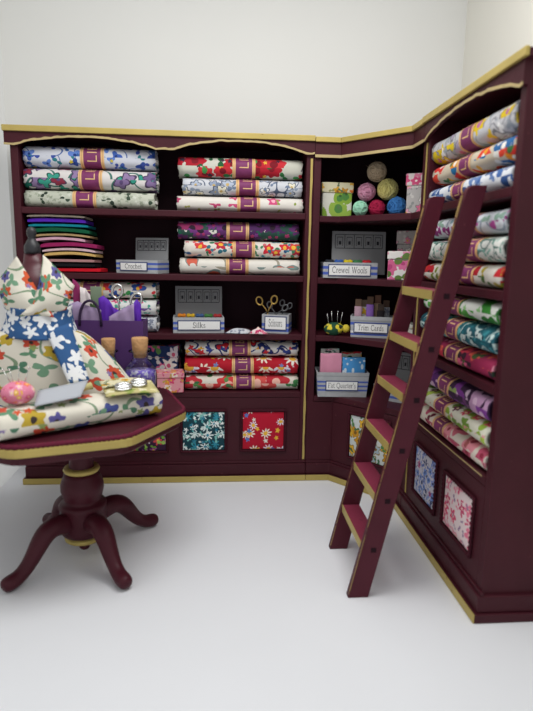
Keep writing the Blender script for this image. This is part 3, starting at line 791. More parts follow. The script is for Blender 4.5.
t = tray('labelled_box', 'low grey box labelled Crochet beside the felt pile', 'box', (.71, .06, 1.361), -.33, .285, .17, .082, 'Crochet', (-.115, .075, .014, .070), two(.022, .03, .014))
display(t, -.09, .14, .155, .02, .225)
silks_box = t = tray('labelled_box', 'low grey box labelled Silks holding bright thread skeins', 'box', (1.098, .03, .987), .06, .325, .17, .100, 'Silks', (-.135, .140, .018, .082), two(.022, .034, .016), txw=.3)
display(t, -.150, .158, .155, .02, .29)
t = tray('labelled_box', 'small box labelled Scissors holding brass scissors beside the fabric scraps', 'box', (1.590, .035, .987), -.25, .175, .15, .122, 'Scissors', (-.07, .075, .022, .112), [(.012, .034, BL), (.046, .066, BL)])
crewel_box = t = tray('labelled_box', 'grey box labelled Crewel Wools below the yarn balls', 'box', (2.058, -.02, 1.3525), -.06, .345, .17, .098, 'Crewel Wools', (-.142, .130, .012, .086), two(.020, .036, .018), txw=.82)
display(t, -.10, .255, .155, .02, .30)
t = tray('labelled_box', 'grey box labelled Trim Cards full of wound trim cards', 'box', (2.188, -.095, .9805), -.30, .25, .15, .135, 'Trim Cards', (-.108, .108, .03, .095), [(.014, .026, BL), (.030, .042, 'd9d9d9'), (.08, .098, BL), (.1, .112, '8f9294')], flare=.006, txw=.75)
t = tray('labelled_box', "tall grey box labelled Fat Quarter's above the corner cupboard", 'box', (2.034, -.035, .578), -.07, .318, .17, .165, "Fat Quarter's", (-.112, .102, .045, .110), [(.040, .052, BL), (.068, .080, BL), (.096, .108, BL), (.138, .144, '8f9294')], flare=.012, txw=.85)
def plain_tray(loc, rz, label):
    t = thing('striped_box', label, 'box', loc, rz, 'labelled haberdashery boxes')
    sm = stripe_mat('striped_card_plain', two(.020, .036, .016))
    m = MB(); k = .008; w, d, h = .36, .15, .098
    for a in ((-w/2, w/2, 0, k, 0, h), (-w/2, w/2, d-k, d, 0, h), (-w/2, -w/2+k, k, d-k, 0, h), (w/2-k, w/2, k, d-k, 0, h), (-w/2+k, w/2-k, k, d-k, 0, k)): m.box(*a)
    m.build('tray', sm, t)
    display(t, -.13, .17, .135, .02, .30, .05)
    return t
t2 = plain_tray((2.365, -.19, .578), -.75, 'grey striped box with raised card back mostly hidden behind the ladder')

# ---- skeins, wools and cards in the boxes
def skein(loc, c, label, rz=0, r=.018, L=.034, group='thread skeins'):
    t = MB(); pts = []
    n = 26
    for k in range(n):
        a = 2*PI*k/n
        pts.append((math.cos(a)*L/2, math.sin(a)*r*.9, r*.7+.003*math.sin(3*a)))
    t.tube(pts, [r*.62*(.75+.25*abs(math.cos(2*PI*k/n))) for k in range(n)], 8, closed=True)
    t.sphere((0, 0, r*.7), r*.7, 10, 6, (1.2, .9, .8))
    o = t.build('thread_skein', plain('thread_'+c, c, .6, .4, var=.3, vs=90, bump=.5, bs=150), None, smooth=True, loc=loc); o.rotation_euler = (0, 0, rz)
    return tag(o, label, 'thread', group)
for i, (x, c, nm) in enumerate([(.984, 'd8801f', 'orange'), (1.042, 'd0a822', 'golden yellow'), (1.100, '3a5a8a', 'blue'), (1.158, '3f7a3a', 'green'), (1.217, 'a8282c', 'red')]):
    skein((x, 0.115, 1.078), c, 'small %s thread skein in the box labelled Silks' % nm, 0, group='thread skeins in the Silks box')
for i, (x, c, nm) in enumerate([(1.942, '22262e', 'black'), (2.000, '2f5aa8', 'blue'), (2.058, 'd8c01f', 'yellow'), (2.116, '3a7a4a', 'green'), (2.174, 'c8202c', 'red')]):
    skein((2.058+(x-2.058)*1.04, .05-.06*(x-2.06), 1.438), c, 'small %s wool hank in the box labelled Crewel Wools' % nm, 0, .022, .034, 'wool hanks in the Crewel Wools box')
for i, (px, h) in enumerate([(0, 0), (.058, 0), (.114, 0)]):
    ca = ['3fa04a', 'dfe6dc', '2f8a3c'][i]; nm = ['bright green', 'white', 'dark green'][i]
    a = -.75
    skein((2.385+px*math.cos(a)-.0, -.14+px*math.sin(a), .667), ca, '%s cord hank in the striped box behind the ladder' % nm, a, .022, .028, 'cord hanks in the striped box')
# a raised inner floor in three of the boxes carries the skeins at rim height
def inner_floor(parent, w, d, h):
    MB().box(-w/2, w/2, .012, .012+d, .0085, h).build('inner_floor', GREY_CARD, parent)
inner_floor(silks_box, .30, .135, .087)
inner_floor(crewel_box, .32, .13, .083)
inner_floor(t2, .32, .11, .086)

def trim_card(u, v, h, wc, tc, label, tilt=0):
    a = -.30; ca, sa = math.cos(a), math.sin(a)
    p = (2.188+ca*u-sa*v, -.095+sa*u+ca*v, .9895)
    t = thing('trim_card', label, 'trim card', p, a, 'wound trim cards')
    MB().box(-.020, .020, -.003, .003, 0, h).build('card', plain('card_brown_'+tc, tc, .8, var=.1), t, .002)
    m = MB(); n = 14
    z0, z1 = .09, h*.80
    prof = []
    for k in range(n+1):
        z = z0+(z1-z0)*k/n; prof.append((.023+.0025*(k % 2), z))
    m.lathe([(.001, z0)]+prof+[(.001, z1)], 14, sx=1, sy=.42, cap=False).build('wound_trim', F[wc] if wc in F else plain('trim_'+wc, wc, .8, var=.2, vs=80), t, smooth=True)
for i, a in enumerate([(-.086, .035, .232, 'b996a6', '5f4a3c', 'pale pink wound trim card at the left end of the Trim Cards box'),
          (-.046, .085, .225, 'yellow_white', '6a5a4c', 'patterned white trim card standing second in the Trim Cards box'),
          (-.012, .040, .250, '8a62b4', '5a4436', 'lilac wound trim card in the Trim Cards box'),
          (.034, .080, .258, 'a48a72', '6a4a3c', 'tan and orange trim card in the middle of the Trim Cards box'),
          (.056, .036, .205, '2a2428', '4a3c34', 'black wound trim card at the front right of the Trim Cards box'),
          (.088, .100, .225, 'grey_sprig', '5a4438', 'grey printed trim card at the back right corner of the Trim Cards box')]): trim_card(*a)

# ---- folded fat quarters
def folded(loc, rz, w, d, h, mat, label, rx=0, group=None):
    m = MB(); n = 4
    # three soft folds stacked front to back
    for k in range(n):
        y0 = d*k/n
        m.grid(lambda u, v, y0=y0: (-w/2+w*u+.004*noise.noise(Vector((u*3, v*3, k))), y0+(d/n)*.5*(1-math.cos(PI*v))*.9, (h-.006*k)*math.sin(PI*min(1, .02+v*.98))**.25 if 0 < v < 1 else 0), 8, 10, w, h*2)
    o = m.build('folded_fabric', mat, None, smooth=True, solid=.003, loc=loc); o.rotation_euler = (rx, 0, rz)
    return tag(o, label, 'folded fabric', group)
def folded2(loc, rz, w, d, h, mat, label, group=None):
    """a folded piece standing on edge: rounded top fold, slight waves"""
    def f(u, v):
        x = -w/2+w*u; a = v*PI
        yy = -d/2*math.cos(a)+.003*noise.noise(Vector((u*4, v*3, w*9)))
        zz = h*(1-(1-math.sin(a))**3) if 0 < v < 1 else 0
        return (x, yy, zz+.004*noise.noise(Vector((u*3, 1, h*9)))*(1 if 0 < v < 1 else 0))
    m = MB(); m.grid(f, 8, 14, w, h*2)
    n = 15
    m.add([f(0, j/14) for j in range(n)], [tuple(range(n-1, -1, -1))]); m.add([f(1, j/14) for j in range(n)], [tuple(range(n))])
    o = m.build('folded_fabric', mat, None, smooth=False, loc=loc, recalc=True); o.rotation_euler = (0, 0, rz)
    return tag(o, label, 'folded fabric', group)
PINK = plain('pink_cotton', 'd08ca4', .85, .2, var=.06, vs=30)
g = 'fat quarters in the labelled box'
folded2((1.960, .014, .588), -.05, .138, .040, .272, PINK, "plain pink folded fabric at the front left of the Fat Quarter's box", g)
folded2((2.111, .006, .588), -.07, .148, .040, .248, F['blue_dots'], "blue folded fabric with white dots in the Fat Quarter's box", g)
folded2((1.965, .078, .588), -.07, .12, .035, .295, F['seafoam_sprig'], "pale sprigged folded fabric behind the pink one in the Fat Quarter's box", g)
folded2((2.11, .068, .588), -.07, .13, .035, .275, F['scarlet_rose'], "red and green folded fabric behind the blue dotted one", g)

# ---- fabric covered boxes
def lidded(loc, rz, w, d, h, body, lid, label, lh=.3, group=None):
    t = thing('fabric_box', label, 'box', loc, rz, group)
    MB().box(-w/2, w/2, -d/2, d/2, 0, h*(1-lh)+.01).build('body', F[body], t, .006)
    e = .007
    MB().box(-w/2-e, w/2+e, -d/2-e, d/2+e, h*(1-lh), h).build('lid', F[lid], t, .006)
    return t
lidded((1.978, .172, 1.7365), .02, .192, .16, .215, 'lime_ring', 'ochre_buds', 'fabric covered box with lime green rings and an ochre floral lid')
lidded((2.432, -.215, 1.7365), -.55, .165, .15, .232, 'pink_grey', 'pink_lid', 'tall pink and grey floral lidded box beside the blue yarn ball')
def fbox(loc, rz, w, d, h, mat, label):
    t = thing('fabric_box', label, 'box', loc, rz)
    MB().box(-w/2, w/2, -d/2, d/2, 0, h*.72).build('body', F[mat], t, .006)
    e = .005
    MB().box(-w/2-e, w/2+e, -d/2-e, d/2+e, h*.72, h).build('lid', F[mat], t, .006)
fbox((2.345, -.225, 1.3525), -.35, .20, .14, .170, 'peony', 'white fabric box with big pink peonies in front of a taller pink-grey box')
fbox((2.462, -.035, 1.3525), -.55, .19, .15, .300, 'pink_grey', 'tall pink and grey floral box behind the peony box')
fbox((2.445, -.19, .9805), -.5, .13, .12, .105, 'yellow_white', 'small white and yellow patterned box glimpsed between the ladder rails')
fbox((.845, .195, .6055), -.1, .235, .15, .285, 'navy_bloom', 'navy floral fabric box standing behind a low pink floral box')
fbox((.885, .025, .6055), .12, .222, .11, .135, 'ditsy_pink', 'low pink ditsy floral box at the shelf front by the bottles')

# ---- yarn
def yarn(c, r, col, label, seed):
    rnd = random.Random(seed); m = MB()
    m.sphere((0, 0, 0), r*.84, 18, 12)
    n = 26
    for i in range(n):
        ax = Vector((rnd.gauss(0, 1)*.55, rnd.gauss(0, .5)-.35, rnd.gauss(0, 1)*.55)).normalized() if i % 3 else Vector((rnd.gauss(0, 1), rnd.gauss(0, 1), rnd.gauss(0, 1))).normalized()
        s = ax.orthogonal().normalized(); q = ax.cross(s)
        off = rnd.uniform(-.45, .45); rr = math.sqrt(1-off*off)*r*rnd.uniform(.9, .955)
        m.tube([ax*off*r*.93+(s*math.cos(a)+q*math.sin(a))*rr for a in [2*PI*k/24 for k in range(24)]], r*.062, 5, closed=True)
    # loose fuzz
    for i in range(26):
        d = Vector((rnd.gauss(0, 1), rnd.gauss(0, 1), abs(rnd.gauss(0, 1)))).normalized(); e = Vector((rnd.gauss(0, 1), rnd.gauss(0, 1), rnd.gauss(0, 1)))*.1
        m.tube([d*r*.9, d*r*1.02+e*r*.5, d*r*1.05+e*r], .0007, 3)
    o = m.build('yarn_ball', plain('wool_'+col, col, .95, .1, var=.12, vs=60, bump=.3, bs=160), None, smooth=True, loc=c)
    tag(o, label, 'yarn ball', 'pile of yarn balls')
zs = 1.7365
yarn((2.117, .035, zs+.052), .0485, 'a4dcc0', 'mint green yarn ball at the left foot of the yarn pile', 1)
yarn((2.224, .035, zs+.057), .053, 'b82c52', 'crimson yarn ball between the mint and blue ones', 2)
yarn((2.345, .005, zs+.066), .062, '4a8ad0', 'blue yarn ball at the right foot of the yarn pile', 3)
yarn((2.165, .085, zs+.160), .058, 'dc9cb8', 'dusty pink yarn ball resting on the mint and crimson ones', 4)
yarn((2.298, .070, zs+.178), .067, 'f2ea98', 'pale yellow yarn ball resting on the blue one', 5)
yarn((2.238, .125, zs+.292), .064, 'd8c4a6', 'fuzzy beige yarn ball on top of the yarn pile', 6)

# ---- scissors
def scissors(loc, rot, s, mat, label, open_=.35, group=None, bladed='scissors'):
    t = thing('scissors', label, 'scissors', loc, 0, group); t.rotation_euler = rot
    for q in (-1, 1):
        R = Matrix.Rotation(q*open_/2, 4, 'Y')
        m = MB(R)
        m.add([(-.012*s, q*.0012, 0), (.012*s, q*.0012, 0), (.004*s, q*.0012, -.42*s), (-.012*s, q*.003, 0), (.012*s, q*.003, 0), (.004*s, q*.003, -.42*s)],
              [(0, 1, 2), (5, 4, 3), (0, 3, 4, 1), (1, 4, 5, 2), (2, 5, 3, 0)])
        m.build('blade', mat, t, recalc=True)
        m = MB(R); cx = q*.10*s; cz = .34*s
        m.tube([(0, q*.002, -.01*s), (q*.015*s, q*.002, .1*s), (q*.05*s, q*.001, .2*s), (cx-q*.03*s, 0, cz-.085*s)], [.016*s, .014*s, .013*s, .013*s], 8)
        m.tube([(cx+.075*s*math.cos(a), 0, cz+.10*s*math.sin(a)) for a in [2*PI*k/22 for k in range(22)]], .021*s, 8, closed=True)
        m.build('handle', mat, t, smooth=True)
    m = MB(); m.sphere((0, 0, 0), .014*s, 8, 6, (1, .6, 1)); m.build('pivot', mat, t, smooth=True)
scissors((1.545, .095, 1.115), (-.1, -.1, -.2), .27, BRASS, 'tall brass scissors standing in the Scissors box', .5, 'scissors in the box')
scissors((1.600, .110, 1.100), (-.15, .15, -.25), .22, STEEL, 'small dark scissors standing in the middle of the Scissors box', .9, 'scissors in the box')
scissors((1.645, .130, 1.108), (-.1, .35, -.25), .20, STEEL, 'small thin scissors leaning right in the Scissors box', .2, 'scissors in the box')

# ---- hedgehog pincushion, scraps
def hedgehog():
    t = thing('pincushion', 'small dark green and yellow floral pincushion beside the Trim Cards box', 'pincushion', (1.985, .02, .9805))
    m = MB(); m.sphere((-.01, 0, .042), .05, 18, 12, (1.35, .9, .84), lambda q: 1+.05*noise.noise(q*3)); m.build('cushion', F['hedge_print'], t, smooth=True)
    m = MB(); m.sphere((.066, -.012, .045), .026, 14, 10, (1, 1, 1.05)); 
    hd = m.build('head', plain('yellow_cotton', 'c9b43a', .85, var=.35, vs=70), t, smooth=True)
    for k, (x, y, h, lx) in enumerate([(-.045, 0, .06, -.012), (-.02, .01, .075, -.008), (.008, -.005, .08, .002), (.03, .01, .07, .014)]):
        p = MB(); p.tube([(x, y, .06), (x+lx, y, .075+h)], .0018, 6); p.sphere((x+lx, y, .075+h), .0055, 8, 6); p.build('pin', SILVER, t, smooth=True)
hedgehog()
def scrap(loc, pts, mat, label, group, h=.02, rz=0):
    """crumpled flat piece of cloth cut to an outline"""
    n = len(pts); cx = sum(p[0] for p in pts)/n; cy = sum(p[1] for p in pts)/n
    vs = [(cx, cy, h)]; fs = []
    R = 5
    for r in range(1, R+1):
        for i in range(n*4):
            a, b = pts[i//4], pts[(i//4+1) % n]; f = (i % 4)/4
            x = a[0]*(1-f)+b[0]*f; y = a[1]*(1-f)+b[1]*f
            x = cx+(x-cx)*r/R; y = cy+(y-cy)*r/R
            z = h*(1-(r/R)**2)*(.8+.5*noise.noise(Vector((x*25, y*25, h*77))))+.002+.004*abs(noise.noise(Vector((x*40, y*40, 2))))
            vs.append((x, y, z))
    N4 = n*4
    for i in range(N4): fs.append((0, 1+i, 1+(i+1) % N4))
    for r in range(R-1):
        for i in range(N4):
            a = 1+r*N4+i; b = 1+r*N4+(i+1) % N4; fs.append((a, a+N4, b+N4, b))
    m = MB(); m.add(vs, fs)
    o = m.build('fabric_scrap', mat, None, smooth=True, solid=.0025, loc=loc); o.rotation_euler = (0, 0, rz)
    tag(o, label, 'fabric scrap', group)
scrap((1.352, .040, .9875), [(-.09, -.035), (.06, -.045), (.09, .05), (-.02, .06)], F['grey_sprig'], 'crumpled grey printed fabric scrap beside the Silks box', 'scraps on the third shelf', .03)
scrap((1.470, .018, .9875), [(-.05, -.04), (.07, -.04), (.005, .05)], F['pink_sprig'], 'crumpled pink fabric scrap in front of the Scissors box', 'scraps on the third shelf', .045)

# ------------------------------------------------------------------ ladder
def ladder():
    t = thing('ladder', 'burgundy ladder with gold edged treads leaning towards the right shelf unit', 'ladder', (1.84, -1.13, 0))
    off = Matrix.Translation((-1.84, 1.13, 0))
    K = .2215; ZT = 1.765
    fx = lambda z: 1.80+K*z
    wd = .092
    for y0, y1 in ((-.93, -.894), (-1.346, -1.310)):
        poly = [(fx(0), 0), (fx(0)+wd, 0), (fx(ZT)+wd, ZT)]
        cx = fx(ZT); r = .035
        for k in range(7):
            a = PI/2+PI/2*k/6*.85; poly.append((cx+r+.006+r*math.cos(a), ZT-r+r*math.sin(a)))
        m = MB(off); m.prism_y(poly, y0, y1)
        o = m.build('rail', LAD, t, .003)
        e = MB(off); n = 40
        lo = []; hi = []
        for k in range(n+1):
            z = .02+(ZT-.06)*k/n
            lo.append(z)
        vs = []; fs = []
        for z in lo:
            j = .003*noise.noise(Vector((z*8, y0*9, 2)))
            q = min(1., max(-.35, -.05+1.6*noise.noise(Vector((z*5, y0*3, 7))))) if z < 1.45 else .8
            vs += [(fx(z)-.0015, y0-.0012, z), (fx(z)-.0015, y0+.003+.007*q+j*.5, z), (fx(z)+.0008+.003*q+j*.3, y0-.0012, z)]
        for k in range(n):
            a = k*3; b = a+3
            fs += [(a, b, b+1, a+1), (a, a+2, b+2, b)]
        e.add(vs, fs); e.build('gold_edge', WORNG, o, recalc=True)
    for z in (.245, .470, .695, .915, 1.130, 1.348):
        x = fx(z)+.004
        s = MB(off).box(x, x+.085, -1.3095, -.9305, z-.036, z).build('tread', TREAD, t, .003)
        for yy in (-1.3475, -.9315):
            MB(off).box(x+.034, x+.058, yy, yy+.0012, z-.03, z-.008).build('dowel_end', INNER, s)
        MB(off).box(x-.003, x-.0002, -1.309, -.931, z-.037, z+.0015).build('gold_edge', GOLD, s)
ladder()

# ------------------------------------------------------------------ pedestal table
TC = (.485, -.835); TZ = .74
def octagon(R, rot=PI/8, c=(0, 0), cut=.9):
    """octagon with slightly rounded corners"""
    out = []
    for k in range(8):
        a0 = rot+k*PI/4
        p = Vector((R*math.cos(a0), R*math.sin(a0)))
        pr = Vector((R*math.cos(a0-PI/4), R*math.sin(a0-PI/4))); nx = Vector((R*math.cos(a0+PI/4), R*math.sin(a0+PI/4)))
        a = p+(pr-p)*.1; b = p+(nx-p)*.1
        for q in range(4):
            u = q/3; out.append(tuple((a*(1-u)**2+p*2*u*(1-u)+b*u*u)+Vector(c)))
    return out
def table():
    base = (.566, -.905)
    t = thing('pedestal_table', 'octagonal burgundy pedestal table with gold rim and four curved legs', 'table', base+(0,))
    c = (TC[0]-base[0], TC[1]-base[1]); ro = math.radians(-5)
    R = .595
    MB().prism(octagon(R-.012, ro, c), TZ-.018, TZ-.002).build('tabletop', BURG_T, t, .003)
    MB().prism(octagon(R, ro, c), TZ-.055, TZ-.018).build('gold_rim', GOLD, t, .006)
    b = MB(); o = octagon(R-.012, ro, c); pts = []; rr = []
    for i in range(len(o)):
        p, q = Vector(o[i]), Vector(o[(i+1) % len(o)]); n = max(1, int((q-p).length/.017))
        for k in range(n):
            for h, g_ in ((0, 1.25), (.5, .7)):
                v = p+(q-p)*(k+h)/n; pts.append((v.x, v.y, TZ-.010)); rr.append(.011*g_)
    b.tube(pts, rr, 6, closed=True); b.build('rope_braid', BRAID, t, smooth=True)
    MB().prism(octagon(R-.03, ro, c), TZ-.095, TZ-.055, 1., c).build('apron', BURG_T, t, .008)
    MB().lathe([(.03, .105), (.080, .11), (.103, .122), (.110, .15), (.110, .250), (.114, .266), (.106, .278), (.088, .283), (.086, .295), (.094, .312), (.102, .345), (.102, .370), (.094, .398), (.086, .412), (.084, .425), (.072, .432), (.062, .44), (.058, .46), (.052, .53), (.06, .60), (.10, .646)], 32).build('column', BURG_T, t, smooth=True)
    MB().lathe([(.058, .434), (.080, .435), (.086, .446), (.080, .457), (.060, .459)], 32, cap=False).build('gold_collar', GOLD, t, smooth=True)
    MB().lathe([(.03, .078), (.072, .078), (.092, .088), (.094, .100), (.080, .110), (.03, .111)], 32).build('gold_ring', GOLD, t, smooth=True)
    m = MB(); m.sphere((0, 0, .046), .027, 14, 10, (1, 1, .9)); m.build('finial', BURG_T, t, smooth=True)
    for a in (42, -52, 231, 131):
        ca, sa = math.cos(math.radians(a)), math.sin(math.radians(a))
        pr = [(.075, .185, .050), (.12, .205, .052), (.165, .212, .050), (.205, .200, .049), (.235, .172, .046), (.262, .135, .041), (.290, .098, .037), (.322, .065, .034), (.358, .044, .035), (.390, .038, .038), (.418, .036, .035), (.434, .032, .022)]
        m = MB(); m.tube([(r*ca, r*sa, z) for r, z, q in pr], [q for r, z, q in pr], 12)
        mn = min(v.z for v in m.v)
        for v in m.v: v.z = max(v.z, .0)
        m.build('leg', BURG_T, t, smooth=True, sub=1)
table()

# ------------------------------------------------------------------ on the table
ang = math.radians(34)
bolt(.70, .205, .114, F['cream_meadow'], 'cream floral fabric bolt lying on the table front without a paper band', (.622, -1.135, TZ+.002), ang, None, None, seed=11)
def local(u, v, z):
    """a place on the table bolt: u along it, v across it"""
    return (.622+math.cos(ang)*u-math.sin(ang)*v, -1.135+math.sin(ang)*u+math.cos(ang)*v, z)
def pin_ball():
    p = local(-.235, .03, TZ+.120)
    t = thing('pincushion', 'round pink floral pincushion with pins on the table at the left edge', 'pincushion', p)
    m = MB(); m.sphere((0, 0, .048), .066, 20, 14, (1, 1, .72), lambda q: 1+.03*math.cos(5*math.atan2(q.y, q.x))); m.build('cushion', F['pin_pink'], t, smooth=True)
    for x, y, lx, h in ((-.015, .0, -.012, .06), (.008, -.01, .006, .07), (.025, .01, .022, .066), (-.03, .015, -.03, .055)):
        q = MB(); q.tube([(x, y, .085), (x+lx, y, .085+h)], .0016, 6); q.sphere((x+lx, y, .085+h), .005, 8, 6); q.build('pin', SILVER, t, smooth=True)
pin_ball()
def sheet(name, corners, th, mat, label, cat, curl=.0, bumps=None):
    a, b, c, d = [Vector(q) for q in corners]; nrm = (b-a).cross(d-a).normalized()
    f = lambda u, v: tuple((a*(1-u)+b*u)*(1-v)+(d*(1-u)+c*u)*v+nrm*(curl*math.sin(PI*u)*1.0))
    m = MB(); m.grid(f, 10, 6, (b-a).length, (d-a).length)
    o = m.build(name, mat, None, smooth=True, solid=th)
    return tag(o, label, cat)
z1 = TZ+.123
sheet('paper_card', [local(-.205, -.085, z1+.008), local(-.02, -.09, z1+.022), local(.06, .03, z1+.060), local(-.15, .05, z1+.036)], .005, plain('pale_card', 'a9adb4', .8, var=.06), 'pale grey card lying tilted on the cream floral bolt', 'card')
# green and yellow strip roll under the card
def strip_roll():
    m = MB(); p = [local(-.02+.11*k/10, .082+.008*math.sin(k*.5), z1+.021+.003*math.sin(k*.7)) for k in range(11)]
    m.tube(p, [.019+.003*math.sin(k*1.3) for k in range(11)], 12, flat=.9)
    tag(m.build('fabric_roll', F['needle_print'], None, smooth=True), 'thin rolled green and yellow fabric strip lying on the cream bolt', 'fabric roll')
strip_roll()
def needle_pack():
    p = local(.225, -.03, z1)
    t = thing('needle_packet', 'yellow-green needle packet with silver beads at the right end of the bolt', 'packet', p, ang-.25)
    m = MB(); m.grid(lambda u, v: (-.115+.23*u, -.10+.17*v, .006+.020*v+.008*math.sin(PI*u)), 10, 8, .23, .18); m.build('packet_front', F['needle_print'], t, smooth=True, solid=.005)
    m = MB(); m.grid(lambda u, v: (-.12+.20*u, -.02+.09*v, .028+.010*math.sin(PI*u)+.01*v), 8, 8, .2, .13); m.build('packet_flap', F['ochre_buds'], t, smooth=True, solid=.004)
    for x, y, z in ((-.035, -.055, .030), (.04, -.025, .036)):
        q = MB()
        for k in range(2):
            q.tube([(x+.032*math.cos(a), y+.016*math.sin(a)+.006*k, z+.009*k+.006*math.sin(a)) for a in [2*PI*j/16 for j in range(16)]], .0065, 7, closed=True)
        q.sphere((x, y, z), .011, 10, 8, (1.4, 1, .6))
        q.build('silver_bead', SILVER, t, smooth=True)
needle_pack()

# ---- bottles
def thin_glass():
    N = NT('clear_glass', .03, .5)
    tr = N.node('ShaderNodeBsdfTransparent'); tr.inputs[0].default_value = (.95, .97, .97, 1)
    gl = N.node('ShaderNodeBsdfGlossy'); gl.inputs['Roughness'].default_value = .04
    lw = N.node('ShaderNodeLayerWeight'); lw.inputs[0].default_value = .26
    mx = N.node('ShaderNodeMixShader'); N.put(mx.inputs[0], lw.outputs['Fresnel'])
    N.t.links.new(tr.outputs[0], mx.inputs[1]); N.t.links.new(gl.outputs[0], mx.inputs[2])
    N.t.links.new(mx.outputs[0], N.n['Material Output'].inputs['Surface'])
    return N.m
GLASS = thin_glass()
CORK = plain('cork', 'c09468', .9, .1, var=.35, vs=45, bump=.6, bs=90)
def beads(name, c1, c2):
    N = NT(name, .3, .5); vo = N.node('ShaderNodeTexVoronoi'); N.put(vo.inputs['Vector'], N.coord('Object')); vo.inputs['Scale'].default_value = 70
    sc = N.node('ShaderNodeSeparateColor'); N.put(sc.inputs[0], vo.outputs['Color'])
    N.base(N.ramp(sc.outputs[0], [c1, c2, 'f0ecff', c1])); N.bump(vo.outputs['Distance'], .8, .01); return N.m
def bottle(loc, s, sh, fill, mat, label, lab=False):
    t = thing('cork_bottle', label, 'bottle', loc, -.2 if lab else 0)
    r = .086*s; h = .225*sh
    outer = [(.001, 0), (r*.9, 0), (r, .010), (r*1.0, h*.48), (r*.9, h*.60), (r*.6, h*.74), (r*.46, h*.82), (r*.44, h*.93), (r*.60, h*.955), (r*.70, h*.975), (r*.62, h), (r*.50, h)]
    inner = [(r*.40, h*.93), (r*.42, h*.82), (r*.55, h*.73), (r*.85, h*.59), (r*.95, h*.47), (r*.95, .014), (.001, .012)]
    MB().lathe(outer, 28, cap=False).build('glass', GLASS, t, smooth=True)
    MB().lathe([(.001, .013), (r*.93, .015), (r*.93, h*fill), (r*.6, h*fill+.006), (.001, h*fill+.004)], 24, cap=False).build('bead_filling', mat, t, smooth=True)
    MB().lathe([(.001, h*.84), (r*.37, h*.842), (r*.40, h*.96), (r*.45, h*1.0), (r*.50, h*1.24), (r*.46, h*1.26), (.001, h*1.265)], 20, cap=False).build('cork', CORK, t, smooth=True)
    if lab:
        def f(u, v):
            a = math.radians(-118+90*u); return ((r+.003)*math.cos(a)+.0, (r+.003)*math.sin(a), h*.08+h*.32*v)
        MB().grid(f, 12, 3).build('label_border', NAVY, t, smooth=True)
        def f2(u, v):
            a = math.radians(-114+86*u); return ((r+.0045)*math.cos(a), (r+.0045)*math.sin(a), h*.11+h*.25*v)
        lc = MB().grid(f2, 12, 3).build('label_card', plain('cream_label', 'cfc9b8', .8), t, smooth=True)
        def f3(u, v):
            a = math.radians(-104+60*u); return ((r+.0055)*math.cos(a), (r+.0055)*math.sin(a), h*(.20+.012*math.sin(u*40))+h*.05*v)
        MB().grid(f3, 40, 1).build('scribble', INK, lc)
bottle((.820, -.640, TZ+.001), 1.0, 1.10, .56, beads('purple_beads', '8a70e0', 'b09cf0'), 'clear corked bottle of purple beads with a cream label on the table', True)
bottle((.652, -.600, TZ+.001), .85, 1.06, .50, beads('pale_beads', 'b4d8d0', 'c8dce4'), 'clear corked bottle of pale beads between the dress skirt and labelled bottle')

